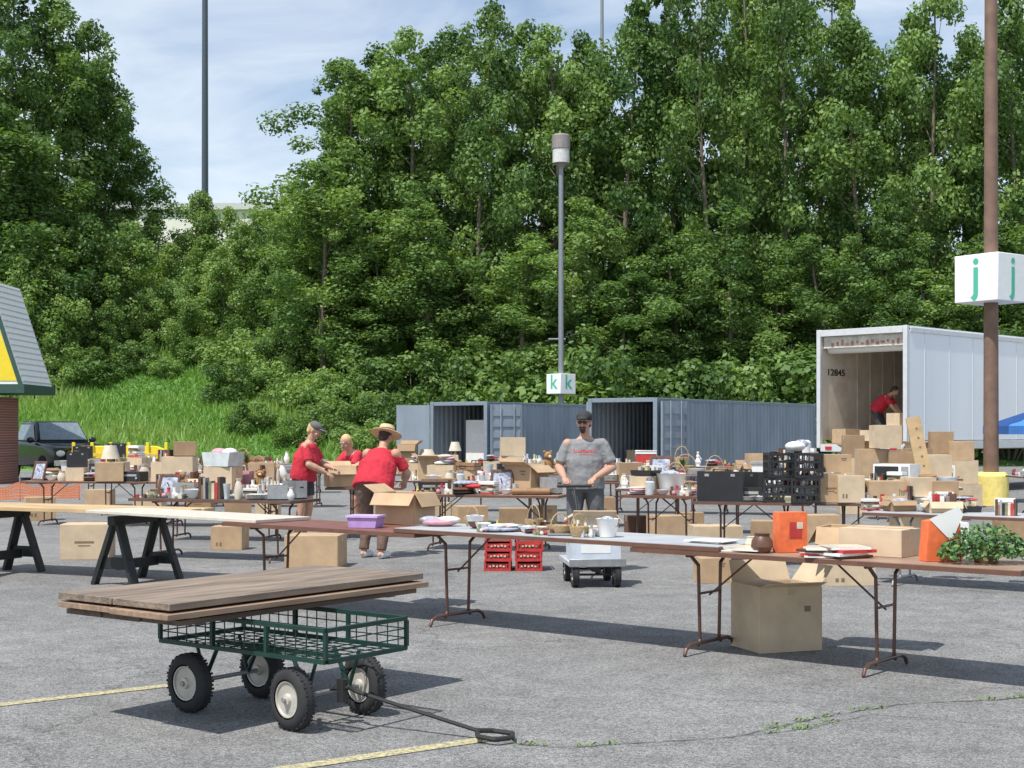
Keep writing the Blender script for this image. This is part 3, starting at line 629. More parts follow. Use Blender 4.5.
m=MB(); m.add([(-2.8,-.865,1.2),(-1.10,-.865,1.2),(-1.52,-.745,1.66),(-2.7,-.745,1.66)],[(0,1,2,3)],wsg); m.build('side_window',e)
for x in (-.25,-3.3):
    for y in (-.82,.82):
        m=MB(); m.cyl((x,y-.14,.38),(x,y+.14,.38),.38,rub,n=26); m.cyl((x,y-.15,.38),(x,y+.15,.38),.22,chrome,n=14); m.build('wheel',e,bevel=.02)
for y in (-.66,.66):
    m=MB(); m.ell((.61,y,.82),(.06,.15,.09),whitep); m.build('headlight',e)
m=MB()
for i in range(5): m.box((.64,0,.68+i*.05),(.03,.9,.02),chrome)
m.build('grille',e)
m=MB(); m.box((.69,0,.54),(.12,1.75,.17),chrome); m.box((.755,0,.54),(.02,.35,.12),whitep); m.build('bumper',e,bevel=.02)
for y in (-1.02,1.02):
    m=MB(); m.ell((-1.05,y,1.2),(.07,.12,.09),bp_); m.build('wing_mirror',e)
# ---------------------------------------------------------------- yellow barrier, orange fence, blue tent
e=empty('guard_rail',(XD(72,44),44,0),0,'bulky yellow steel barrier by the grass verge','barrier')
m=MB(); m.prism([(0,.25),(3.05,.25),(3.05,.95),(2.6,1.12),(.3,1.12),(0,.98)],-.12,.12,yel)
m.build('barrier_panel',e,bevel=.02)
for i in range(6):
    m=MB(); m.box((.1+i*.57,-.16,.68),(.09,.07,1.1),yel); m.build('post',e,bevel=.01)
for z in (.45,.85):
    m=MB(); m.box((1.52,-.215,z),(3.0,.03,.1),mat('yellow_rail_edge',(.75,.52,.05),.5)); m.build('rail',e,bevel=.005)
org=mat('orange_plastic_mesh',(0.9,0.25,0.08),.6,var=.1)
e=empty('safety_fence',(0,0,0),0,'sagging orange plastic mesh fence near the brick building','fence')
a=G(-14,502);bb=G(80,500)
m=MB(); n=34; sag=lambda t,k: .36*k-.12*math.sin(t*9)**2*k
for k in range(6):
    for i in range(n):
        t0,t1=i/n,(i+1)/n; p=a.lerp(bb,t0);q=a.lerp(bb,t1)
        z0=.04+sag(t0,k/5);z1=.04+sag(t1,k/5)
        m.add([(p.x,p.y,z0),(q.x,q.y,z1),(q.x,q.y,z1+.03),(p.x,p.y,z0+.03)],[(0,1,2,3)],org)
for i in range(n+1):
    t=i/n; p=a.lerp(bb,t); m.box((p.x,p.y+.004,.05+sag(t,1)/2),(.022,.003,sag(t,1)),org)
m.build('mesh_panel',e,smooth=False)
for t in (0.02,.35,.68,.99):
    p=a.lerp(bb,t); m=MB(); m.cyl((p.x,p.y+.03,0),(p.x,p.y+.03,.55),.018,stl); m.build('post',e)
blu=mat('blue_tarp',(0.06,0.24,0.70),.6,var=.08)
e=empty('canopy_tent',(XD(1062,31),31,0),0,'blue pop-up canopy tent beside the sale','tent')
m=MB(); m.add([(-1.3,-1.3,1.68),(1.3,-1.3,1.68),(1.3,1.3,1.68),(-1.3,1.3,1.68),(0,0,2.25),(-1.3,-1.3,1.5),(1.3,-1.3,1.5),(1.3,1.3,1.5),(-1.3,1.3,1.5)],[(0,1,4),(1,2,4),(2,3,4),(3,0,4),(0,5,6,1),(1,6,7,2),(2,7,8,3),(3,8,5,0)],blu); m.build('canopy',e,smooth=False)
for x in(-1.25,1.25):
    for y in (-1.25,1.25):
        m=MB(); m.cyl((x,y,0),(x,y,1.68),.02,whitep); m.build('leg',e)
# ---------------------------------------------------------------- tables
tg=mat('grey_laminate_top',(0.42,0.43,0.45),.5,var=.18,scale=3); tb=mat('brown_laminate_top',(0.33,0.22,0.16),.45,var=.25,scale=3); tmr=mat('maroon_top',(0.20,0.08,0.06),.5,var=.2)
tdk=mat('dark_table_top',(0.08,0.075,0.07),.5); ttan=mat('tan_wood_board',(0.52,0.36,0.19),.65,var=.25,scale=4,stretch=(.3,1,1)); twh=mat('white_board',(0.60,0.55,0.46),.5,var=.12)
edge=mat('brown_edge_band',(0.15,0.07,0.045),.5); legm=mat('brown_leg_tube',(0.13,0.07,0.055),.4,.4); blkw=mat('black_painted_wood',(0.02,0.022,0.022),.6,var=.3); alug=mat('grey_leg_tube',(.30,.31,.32),.4,.6)
def leg_mesh(lm,W=.76):
    m=MB(); c=W/2
    for s in (-1,1):
        m.tube([(0,c+s*.27,.705),(0,c+s*.15,.62),(0,c+s*.13,.10),(0,c+s*.15,.06)],.0125,lm)
    m.tube([(0,c-.33,.014),(0,c-.31,.05),(0,c-.25,.075),(0,c+.25,.075),(0,c+.31,.05),(0,c+.33,.014)],.0135,lm)
    m.tube([(0,c-.30,.695),(0,c+.30,.695)],.012,lm); m.tube([(0,c-.13,.42),(0,c+.13,.42)],.009,lm)
    return m.mesh('leg')
LEGS={}
def table(p,ang,Lt,top,xa=.35,xb=None,lm=None,lab='folding table',W=.76,z=.74,grp='folding tables of the sale',legs=(1,1)):
    lm=lm or legm
    if xb is None: xb=Lt-.35
    e=empty('folding_table',(p[0],p[1],0),ang,lab,'table',grp)
    m=MB(); m.box((Lt/2,W/2,z-.0165),(Lt-.012,W-.012,.033),top); m.box((Lt/2,.003,z-.019),(Lt,.006,.03),edge); m.box((Lt/2,W-.003,z-.019),(Lt,.006,.03),edge)
    m.box((.003,W/2,z-.019),(.006,W-.014,.03),edge); m.box((Lt-.003,W/2,z-.019),(.006,W-.014,.03),edge)
    m.build('table_top',e)
    if lm.name not in LEGS:
        LEGS[lm.name]=leg_mesh(lm)
        b_=MB(); b_.tube([(0,.0,.40),(.36,0,.69)],.007,lm,n=6); LEGS[lm.name+'b']=b_.mesh('brace')
    for x,sg,on in ((xa,1,legs[0]),(xb,-1,legs[1])):
        if not on: continue
        l=place(LEGS[lm.name],'leg',e,loc=(x,0,0)); bz=place(LEGS[lm.name+'b'],'brace',e,loc=(x,W/2,0),rz=0 if sg>0 else math.pi)
        if z>.75: l.scale=(1,1,z/.74); bz.scale=(1,1,z/.74)
    return e
t_=Vector((.78,-.63)).normalized(); w_=Vector((.63,.78)).normalized(); TA=math.atan2(t_.y,t_.x)
O=Vector((1.19,9.80))-w_*.05
def row(s): return O+t_*s
table(row(-.42),TA,2.75,tb,.42,1.74,lab='long brown folding table holding books and a plant')
table(row(-2.72),TA,3.02,tg,.36,None,lab='grey-topped folding table covered with small glassware',z=.776,legs=(1,0))
table(row(-4.85),TA,2.36,tmr,.30,1.86,lab='maroon folding table with cartons on it',legs=(1,0))
m=MB(); m.box((1.05,.36,.7575),(2.55,.66,.03),twh); p=row(-6.75); m.build('board',loc=(p.x,p.y,0),rz=TA,label='long pale board bridging the sawhorse table and folding table',cat='board',bevel=.004)
def sawhorse(x,y,rz):
    e=empty('sawhorse',(x,y,0),rz,'black painted wooden sawhorse holding up a board','sawhorse','black sawhorses')
    m=MB(); m.box((0,0,.655),(.09,.86,.09),blkw); m.build('beam',e,bevel=.005)
    for sy in (-.34,.34):
        for sx in (-1,1):
            a=Vector((sx*.03,sy,.64)); c=Vector((sx*.25,sy*1.1,.0)); d=(a-c); q=d.to_track_quat('Z','Y').to_matrix()
            m=MB(); m.box((a+c)/2,(.10,.045,d.length),blkw,q); m.build('leg',e,bevel=.003)
        m=MB(); m.box((0,sy*1.06,.22),(.38,.022,.12),blkw); m.build('brace',e,bevel=.003)
    m=MB()
    m.box((0,0,.20),(.022,.66,.10),blkw); m.build('stretcher',e)
sd=Vector((2.2,-.95)).normalized(); SA=math.atan2(sd.y,sd.x)
pa=Vector((-5.65,15.30)); 
sawhorse(pa.x+.05,pa.y+.25,SA); pb=Vector((-3.87,14.5)); sawhorse(pb.x,pb.y+.22,SA)
m=MB()
for k in range(4): m.box((1.35+[0,.03,-.02,.01][k],.12+k*.205,.7222),(3.0,.2,.04),ttan)
q=Vector((-5.35,15.25))-sd*.85; m.build('board',loc=(q.x,q.y-.02,0),rz=SA,label='tan plank board lying across two black sawhorses',cat='board',bevel=.003)
TABLES=[]
def tbl(px0,px1,d0,d1,top,lm=None,lab='folding table loaded with sale goods'):
    a=Vector((XD(px0,d0),d0)); c=Vector((XD(px1,d1),d1)); L_=(c-a).length; n=max(1,round(L_/2.2)); u=(c-a).normalized(); l=L_/n-.03
    for i in range(n):
        p=a+u*(L_/n)*i; ang=math.atan2(u.y,u.x); table(p,ang,l,top,.3,l-.3,lm,lab); TABLES.append((p,ang,l))
tbl(128,292,17.4,16.6,tdk,lab='dark folding table loaded with bowls and cartons')
i0=len(TABLES)
tbl(862,1120,14.4,12.9,tg,alug,lab='grey-topped folding table with curved metal legs')
i1=len(TABLES)
tbl(405,560,18.6,18.0,tb); tbl(620,705,18.3,17.8,tmr); tbl(692,812,16.6,16.2,tdk); tbl(815,980,16.3,15.8,tg)
i2=len(TABLES)
tbl(20,280,23.5,22.8,tb); tbl(395,560,23.8,23.4,tg); tbl(600,700,23,23,tb); tbl(715,965,21.5,20.6,tg); tbl(615,700,20.4,20.2,tg); tbl(420,550,21.2,21,tb); tbl(150,285,20.2,19.8,tb)
i3=len(TABLES)
tbl(70,330,29.5,29,tb); tbl(370,560,27.5,27.5,tg); tbl(600,820,27,26,tg); tbl(860,965,25,24.6,tb); tbl(85,240,26.3,26,tg); tbl(1020,1090,26,26,tg)
i4=len(TABLES)
tbl(200,330,36,36,tb); tbl(410,790,34,33,tg)
# ---------------------------------------------------------------- items
cb=mat('cardboard',(0.49,0.34,0.205),.85,var=.14,scale=5); cb2=mat('pale_cardboard',(0.60,0.47,0.32),.85,var=.12,scale=5); cb3=mat('dark_cardboard',(0.36,0.24,0.14),.85,var=.14,scale=5); tape=mat('packing_tape',(0.55,0.42,0.26),.3); ink=mat('brown_print',(0.24,0.155,0.10),.8)
wh=mat('white_ceramic',(.80,.79,.76),.25,var=.05); blc=mat('cobalt_glass',(.03,.08,.34),.15); gcl=mat('clear_glass_tint',(.56,.60,.60),.08,var=.2,spec=.8); pk=mat('pink_plastic',(.58,.30,.35),.45); rd=mat('red_plastic',(.50,.045,.04),.4); grp_=mat('green_glass',(.05,.18,.09),.2)
tan=mat('wicker',(.48,.34,.18),.8,var=.4,scale=70,bump=.5); bkp=mat('black_plastic',(.022,.022,.025),.45); gld=mat('brass',(.6,.42,.14),.3,.8); crm=mat('cream_ceramic',(.64,.57,.45),.35); pur=mat('purple_plastic',(.42,.26,.56),.45); fab=mat('patterned_cloth',(.36,.38,.46),.9,var=.6,scale=25); lin=mat('white_linen',(.74,.73,.71),.9,var=.1,bump=.4,bscale=12); org2=mat('orange_card',(.80,.17,.055),.6,var=.2,scale=14); teal=mat('teal_plastic',(.05,.30,.33),.45); silv=mat('silver_metal',(.6,.6,.62),.25,.9); paper=mat('white_paper',(.80,.80,.77),.8,var=.04); yl2=mat('yellow_plastic',(.72,.56,.14),.4); grnl=mat('plant_green',(.05,.14,.035),.6,var=.5,scale=30); terr=mat('terracotta',(.46,.20,.11),.8); bluep=mat('blue_plastic',(.09,.19,.42),.4); gry=mat('grey_card',(.35,.34,.33),.7,var=.2); olv=mat('olive_cloth',(.22,.22,.12),.8,var=.3); tanl=mat('tan_leather',(.30,.17,.09),.6,var=.25)
KINDS={}
def K(name,cat,label,fn): 
    m=MB(); fn(m); KINDS.setdefault(cat,[]).append((m.mesh(name),name,label))
def carton(m,w,d,h,mt,opened=True,flap=.5,a=(110,125,60,140),mark=0):
    th=.008
    for sx in (-1,1): m.box((sx*(w/2-th/2),0,h/2),(th,d,h),mt)
    for sy in (-1,1): m.box((0,sy*(d/2-th/2),h/2),(w-2*th-.001,th,h),mt)
    m.box((0,0,th/2),(w-2*th-.001,d-2*th-.001,th),mt)
    if opened:
        for k,(nx_,ny_,ln,wd) in enumerate(((1,0,d*flap,d),(-1,0,d*flap,d),(0,1,d*flap,w),(0,-1,d*flap,w))):
            an=R_(a[k]-90); L_=ln*.9
            o=Vector((nx_*w/2,ny_*d/2,h)); dr=Vector((nx_*math.cos(an),ny_*math.cos(an),math.sin(-an)+.0)); s=Vector((-ny_,nx_,0))*wd/2
            if a[k]<90: dr.z=abs(dr.z)
            nrm=dr.cross(s).normalized()*.004
            vs=[o-s-nrm,o+s-nrm,o+s*.97+dr*L_-nrm,o-s*.97+dr*L_-nrm,o-s+nrm,o+s+nrm,o+s*.97+dr*L_+nrm,o-s*.97+dr*L_+nrm]
            m.add(vs,[(3,2,1,0),(4,5,6,7),(0,1,5,4),(1,2,6,5),(2,3,7,6),(3,0,4,7)],mt)
    else:
        m.box((0,0,h+.002),(w-.001,d-.001,.006),mt); m.box((0,0,h+.0065),(w+.002,.05,.002),tape)
        m.box((w/2+.002,0,h-.04),(.002,.05,.08),tape); m.box((-w/2-.002,0,h-.04),(.002,.05,.08),tape)
    if mark==0:
        m.box((w*.2,-d/2-.0015,h*.8),(w*.22,.002,h*.05),ink); m.box((w*.2,-d/2-.0015,h*.7),(w*.16,.002,h*.04),ink)
    elif mark==1:
        m.box((0,-d/2-.0015,h*.5),(w*.4,.002,h*.06),ink); m.box((0,-d/2-.0015,h*.40),(w*.25,.002,h*.03),ink)
    elif mark==2:
        m.box((-w*.3,-d/2-.0015,h*.25),(w*.07,.002,h*.16),ink); m.box((-w*.18,-d/2-.0015,h*.25),(w*.07,.002,h*.16),ink)
K('cardboard_box','box','open brown cardboard carton with flaps raised',lambda m:carton(m,.38,.3,.26,cb,True,.45,(120,60,130,70)))
K('cardboard_box','box','closed pale cardboard carton sealed with tape',lambda m:carton(m,.34,.28,.24,cb2,False,mark=3))
K('cardboard_box','box','small open cardboard carton of goods',lambda m:(carton(m,.3,.25,.16,cb3,True,.4,(140,150,50,140),3),m.ell((0,0,.14),(.11,.09,.06),fab)))
K('cardboard_box','box','white printed product box',lambda m:(m.box((0,0,.1),(.26,.18,.2),paper),m.box((0,-.0915,.1),(.2,.003,.1),gry),m.box((.05,-.094,.11),(.08,.002,.05),wh)))
K('cardboard_box','box','flat olive and cream printed box',lambda m:(m.box((0,0,.05),(.32,.24,.1),crm),m.box((0,-.1215,.05),(.26,.003,.06),olv)))
def openmix(m):
    carton(m,.4,.3,.14,cb2,True,.35,(150,140,150,150),3)
    r=random.Random(41)
    for i in range(18):
        x,y=r.uniform(-.16,.16),r.uniform(-.11,.11); c=[wh,gcl,crm,fab,rd,gld,brw,gry,lin][i%9]
        if i%2: m.lathe([(.02,.08),(.035,.14),(.02,.22)],c,(x,y,r.uniform(-.03,.05)),n=9)
        else: m.box((x,y,.14+r.uniform(0,.05)),(.07,.05,.12),c,Matrix.Rotation(r.uniform(0,3),3,'Z'))
K('cardboard_box','box','open carton crammed with mixed crockery and toys',openmix)
K('cardboard_box','box','tall open dark cardboard carton',lambda m:carton(m,.28,.28,.34,cb3,True,.35,(60,130,60,150),2))
K('suitcase','suitcase','old tan leather suitcase lying flat',lambda m:(m.box((0,0,.075),(.46,.30,.15),tanl),m.box((0,0,.075),(.465,.305,.012),bkp),m.tube([(-.06,-.155,.09),(-.05,-.18,.09),(.05,-.18,.09),(.06,-.155,.09)],.007,bkp,6)))
K('suitcase','suitcase','black hard case standing on edge',lambda m:(m.box((0,0,.17),(.42,.13,.34),bkp),m.tube([(-.07,0,.34),(-.06,0,.37),(.06,0,.37),(.07,0,.34)],.008,bkp,6),m.box((-.12,-.067,.3),(.04,.005,.03),silv),m.box((.12,-.067,.3),(.04,.005,.03),silv)))
K('stereo','stereo','dark stereo unit with knobs',lambda m:(m.box((0,0,.07),(.42,.28,.14),bkp),m.box((0,-.142,.09),(.3,.004,.03),gry),m.cyl((-.15,-.142,.05),(-.15,-.155,.05),.018,silv),m.cyl((.15,-.142,.05),(.15,-.155,.05),.018,silv)))
K('rug_roll','rug','rolled brown patterned rug',lambda m:(m.cyl((-.3,0,.07),(.3,0,.07),.07,tanl,n=16),m.cyl((-.302,0,.07),(.302,0,.07),.035,crm,n=12)))
K('storage_bin','bin','white plastic storage bin with lid',lambda m:(m.prism([(-.17,0),(.17,0),(.2,.2),(-.2,.2)],-.14,.14,wh),m.box((0,0,.212),(.43,.31,.022),gry)))
K('storage_bin','bin','grey plastic tub filled with trinkets',lambda m:(m.prism([(-.17,0),(.17,0),(.2,.17),(-.2,.17)],-.14,.14,gcl),m.ell((-.05,0,.17),(.1,.09,.05),pk),m.ell((.08,.02,.17),(.09,.09,.05),wh)))
K('storage_bin','bin','dark plastic tray of oddments',lambda m:(m.prism([(-.17,0),(.17,0),(.19,.08),(-.19,.08)],-.13,.13,bkp),[m.box((-.12+.06*i,(-1)**i*.04,.09+.01*(i%3)),(.05,.06,.06),[rd,crm,gry,yl2,lin][i]) for i in range(5)]))
K('laundry_basket','basket','pale plastic basket with goods',lambda m:(m.lathe([(.12,0),(.17,.2),(.18,.21),(.165,.2),(.115,.02)],wh),m.ell((0,0,.17),(.13,.13,.07),fab)))
def basket(m):
    m.lathe([(.11,0),(.15,.08),(.16,.14),(.145,.14),(.1,.015)],tan,n=18)
    m.tube([(.15*math.cos(a),0,.13+.19*math.sin(a)) for a in [math.pi*i/8 for i in range(9)]],.008,tan,6)
K('basket','basket','round wicker basket with hooped handle',basket)
K('vase','vase','white ceramic vase',lambda m:m.lathe([(.035,0),(.06,.05),(.07,.12),(.035,.2),(.025,.24),(.04,.27),(.03,.265),(.015,.24)],wh))
K('vase','vase','cobalt blue glass vase',lambda m:m.lathe([(.045,0),(.03,.03),(.05,.1),(.055,.16),(.03,.2),(.045,.22),(.03,.21)],blc))
K('vase','vase','cream pottery vase',lambda m:m.lathe([(.05,0),(.065,.08),(.05,.16),(.03,.2),(.04,.23),(.025,.22)],crm))
K('vase','vase','clear glass vase',lambda m:m.lathe([(.04,0),(.045,.08),(.06,.2),(.055,.2),(.03,.05)],gcl))
K('jar','jar','clear glass jar with lid',lambda m:(m.lathe([(.06,0),(.065,.02),(.065,.15),(.045,.17)],gcl),m.lathe([(.05,.171),(.05,.2),(.02,.21)],silv)))
K('glass','glass','stemmed clear drinking glass',lambda m:m.lathe([(.035,0),(.006,.008),(.006,.06),(.035,.09),(.04,.15),(.036,.148),(.03,.092),(.004,.07)],gcl))
K('glass','glass','clear glass tumbler',lambda m:m.lathe([(.03,0),(.038,.12),(.034,.12),(.026,.01)],gcl))
K('bowl','bowl','white ceramic mixing bowl',lambda m:m.lathe([(.05,0),(.09,.04),(.12,.1),(.113,.1),(.08,.045),(.03,.015)],wh))
K('bowl','bowl','brown wooden salad bowl',lambda m:m.lathe([(.05,0),(.11,.04),(.14,.09),(.132,.09),(.1,.045),(.03,.015)],brw))
K('bowl','bowl','clear glass serving bowl',lambda m:m.lathe([(.05,0),(.1,.04),(.12,.09),(.112,.09),(.09,.045),(.03,.015)],gcl))
def jug(m):
    m.lathe([(.06,0),(.075,.05),(.07,.12),(.045,.18),(.055,.22),(.045,.215)],crm); m.tube([(.07,0,.19),(.12,0,.17),(.125,0,.1),(.072,0,.06)],.009,crm,6)
K('jug','jug','cream pottery jug with handle',jug)
def teapot(m):
    m.lathe([(.045,0),(.08,.04),(.085,.08),(.05,.13),(.015,.14),(.015,.155),(.005,.165)],wh); m.cap((.07,0,.06),(.14,0,.12),.016,wh,.008); m.tube([(-.07,0,.11),(-.12,0,.1),(-.12,0,.06),(-.08,0,.04)],.008,wh,6)
K('teapot','teapot','white china teapot with spout',teapot)
K('plate_stack','plates','stack of white plates',lambda m:[m.lathe([(.06,z*.014),(.12,.012+z*.014),(.125,.016+z*.014),(.06,.010+z*.014)],wh,n=20) for z in range(5)])
def lampf(m):
    m.lathe([(.07,0),(.07,.02),(.02,.04),(.05,.12),(.045,.18),(.012,.23),(.01,.3)],gld); m.lathe([(.13,.26),(.08,.42),(.078,.42),(.128,.26)],crm,caps=False)
K('table_lamp','lamp','brass table lamp with cream shade',lampf)
def books(m):
    r=random.Random(3); z=0
    for i in range(6):
        h_=r.uniform(.018,.04); c_=[rd,gry,crm,olv,brw,paper][i]; Rz=Matrix.Rotation(r.uniform(-.3,.3),3,'Z'); m.box((0,0,z+h_/2),(.2,.14,h_-.002),c_,Rz); m.box(Rz@Vector((.004,.004,0))+Vector((0,0,z+h_/2)),(.196,.136,h_*.6),paper,Rz); z+=h_
K('book_stack','books','untidy stack of hardback books',books)
def books2(m):
    r=random.Random(6); x=-.15
    for i in range(9):
        wd=r.uniform(.015,.04); h_=r.uniform(.13,.22); m.box((x+wd/2,0,h_/2),(wd-.002,.14,h_),[brw,tanl,gry,bkp,olv,crm,rd,brw,bkp][i],Matrix.Rotation(r.uniform(-.03,.03),3,'Y')); x+=wd
K('book_stack','books','row of upright old books',books2)
def teddy(m):
    f=mat('brown_plush',(.32,.18,.08),.95,bump=.5); m.ell((0,0,.09),(.07,.06,.09),f); m.ell((0,-.01,.21),(.055,.05,.05),f); m.ell((0,-.06,.2),(.022,.02,.018),crm)
    for s in (-1,1): m.ell((s*.045,0,.255),(.02,.012,.02),f); m.cap((s*.06,-.01,.14),(s*.1,-.06,.09),.024,f); m.cap((s*.04,-.03,.03),(s*.06,-.11,.03),.028,f); m.ell((s*.02,-.052,.225),(.006,.006,.006),bkp)
K('teddy_bear','toy','sitting brown plush teddy bear',teddy)
def toaster(m):
    m.box((0,0,.1),(.28,.16,.17),silv); m.box((0,-.03,.186),(.2,.025,.003),bkp); m.box((0,.03,.186),(.2,.025,.003),bkp); m.box((0,0,.008),(.27,.15,.014),bkp); m.box((.15,0,.12),(.02,.03,.015),bkp)
K('toaster','toaster','silver two-slot toaster',toaster)
def micro(m):
    m.box((0,0,.15),(.46,.34,.28),wh); m.box((-.06,-.172,.15),(.3,.004,.22),bkp); m.box((.17,-.172,.15),(.09,.004,.22),stl); m.cyl((.17,-.175,.1),(.17,-.19,.1),.018,wh)
K('microwave','microwave','white countertop microwave with dark glass door',micro)
def frame(m):
    Rm=Matrix.Rotation(R_(-14),3,'X'); 
    for c_,s_ in (((-.13,0,.16),(.03,.02,.32)),((.13,0,.16),(.03,.02,.32)),((0,0,.305),(.23,.02,.03)),((0,0,.015),(.23,.02,.03))): m.box(Rm@Vector(c_),s_,brw,Rm)
    m.box(Rm@Vector((0,.004,.16)),(.235,.006,.27),fab,Rm)
    m.cyl((0,.005,.2),(0,.12,.0),.006,brw)
K('picture_frame','picture frame','dark picture frame standing on its easel back',frame)
K('bottle','bottle','green glass bottle',lambda m:m.lathe([(.035,0),(.037,.02),(.037,.14),(.014,.2),(.014,.26),(.01,.262)],grp_))
K('canister','canister','red metal canister',lambda m:(m.lathe([(.06,0),(.06,.15)],rd),m.lathe([(.063,.151),(.063,.165),(.015,.17),(.015,.19)],silv)))
def plant(m):
    m.lathe([(.05,0),(.07,.11),(.078,.12),(.06,.118)],terr); r=random.Random(4)
    for i in range(60):
        a=r.uniform(0,6.28); e_=r.uniform(.2,1.4); L_=r.uniform(.08,.2); tip=Vector((math.cos(a)*math.cos(e_)*L_,math.sin(a)*math.cos(e_)*L_,.12+math.sin(e_)*L_)); s=Vector((-math.sin(a),math.cos(a),0))*.014
        mid=(Vector((0,0,.12))+tip)/2+Vector((0,0,.02)); m.add([(0,0,.12),mid-s,tip,mid+s],[(0,1,2,3)],grnl)
    for i in range(6): m.ell((r.uniform(-.1,.1),r.uniform(-.1,.1),r.uniform(.24,.32)),(.016,.016,.014),[rd,pk,yl2][i%3],n=6,k=4)
K('potted_plant','plant','flowering plant in a terracotta pot',plant)
def bag(m):
    m.prism([(-.1,0),(.1,0),(.12,.26),(-.12,.26)],-.05,.05,pk); m.tube([(-.05,-.05,.25),(-.03,-.05,.34),(.03,-.05,.34),(.05,-.05,.25)],.004,wh,5)
K('gift_bag','bag','pink paper gift bag with handles',bag)
K('gift_bag','bag','white plastic carrier bag slumped open',lambda m:m.prism([(-.13,0),(.12,0),(.15,.12),(.08,.24),(-.02,.2),(-.12,.26),(-.15,.1)],-.06,.06,lin))
def fig(m):
    m.lathe([(.04,0),(.04,.012),(.03,.02),(.05,.06),(.02,.12),(.03,.14),(.012,.17)],wh); m.ell((0,0,.185),(.02,.02,.024),crm); m.cap((.02,0,.14),(.05,-.01,.1),.008,wh)
K('figurine','figurine','small white china figurine',fig)
K('radio','radio','black portable radio with silver speakers',lambda m:(m.box((0,0,.08),(.34,.1,.16),bkp),m.cyl((-.1,-.052,.08),(-.1,-.056,.08),.05,silv,n=16),m.cyl((.1,-.052,.08),(.1,-.056,.08),.05,silv,n=16),m.tube([(-.12,0,.16),(-.12,0,.2),(.12,0,.2),(.12,0,.16)],.008,bkp,6)))
def cloth(m,cols=(lin,fab,pk,crm),sd=9):
    r=random.Random(sd)
    for i in range(4): m.ell((r.uniform(-.05,.05),r.uniform(-.03,.03),.02+i*.028),(.14,.1,.024),cols[i],Matrix.Rotation(r.uniform(0,3),3,'Z'))
K('folded_clothes','clothes','heap of folded clothes',cloth)
K('folded_clothes','clothes','dark and red heap of clothes',lambda m:cloth(m,(bkp,brw,rd,fab),4))
K('folded_clothes','clothes','pile of cream and olive blankets',lambda m:cloth(m,(crm,olv,lin,tanl),14))
K('cooler','cooler','red and white picnic cooler',lambda m:(m.box((0,0,.12),(.38,.25,.23),rd),m.box((0,0,.262),(.4,.27,.05),wh),m.tube([(-.2,0,.2),(-.2,-.14,.3),(.2,-.14,.3),(.2,0,.2)],.008,wh,6)))
K('wooden_box','box','dark wooden chest box with brass catch',lambda m:(m.box((0,0,.1),(.3,.2,.2),brw),m.box((0,0,.216),(.31,.21,.028),brw),m.box((0,-.103,.19),(.04,.006,.05),gld)))
def knick(m,sd=17,cols=(wh,gcl,rd,crm,gld,gry,brw,silv,pk)):
    r=random.Random(sd)
    for i in range(18):
        x,y=r.uniform(-.15,.15),r.uniform(-.09,.09); c=cols[i%9]; k=r.randrange(3)
        if k==0: m.lathe([(.02,0),(.03,.05),(.015,.08),(.02,.1+r.random()*.06)],c,(x,y,0),n=9)
        elif k==1: m.box((x,y,.03),(.06,.04,.06),c,Matrix.Rotation(r.uniform(0,3),3,'Z'))
        else: m.ell((x,y,.03),(.03,.03,.03),c,n=8,k=5)
K('trinkets','trinkets','cluster of small mixed trinkets',knick)
K('trinkets','trinkets','jumble of glass and cream ornaments',lambda m:knick(m,23,(gcl,gcl,crm,wh,silv,crm,lin,gcl,gry)))
K('trinkets','trinkets','jumble of dark and coloured knick-knacks',lambda m:knick(m,29,(bkp,brw,rd,olv,tanl,yl2,gry,terr,crm)))
WEI={'box':9,'bin':3.5,'basket':3,'vase':2,'jar':1.2,'glass':1.5,'bowl':2,'jug':1.5,'teapot':1,'plates':1.5,'lamp':.8,'books':2.4,'toy':.8,'toaster':1,'microwave':.7,'picture frame':2,'bottle':1,'canister':1,'plant':.8,'bag':1.3,'figurine':1,'radio':1.5,'clothes':4.5,'cooler':.5,'trinkets':9,'suitcase':2.2,'stereo':1.8,'rug':1}
cats=list(WEI); ws=[WEI[c] for c in cats]
def put(cat,p,z,rz,sc=1.0,idx=None,where=' on a sale table'):
    lst=KINDS[cat]; me,nm,lb=lst[idx if idx is not None else rng.randrange(len(lst))]
    s=sc if isinstance(sc,(tuple,list)) else (sc*rng.uniform(.85,1.15),sc*rng.uniform(.9,1.1),sc*rng.uniform(.8,1.3))
    return place(me,nm,None,(p[0],p[1],z),rz,lb+where,cat,'goods laid out on the sale tables',scale=s)
SIZE={'box':.36,'bin':.44,'basket':.34,'lamp':.24,'microwave':.5,'cooler':.44,'books':.28,'toaster':.32,'radio':.36,'clothes':.30,'bag':.26,'picture frame':.3,'bowl':.26,'plates':.26,'jug':.22,'teapot':.26,'toy':.22,'plant':.24,'trinkets':.34,'suitcase':.46,'stereo':.44,'rug':.6}
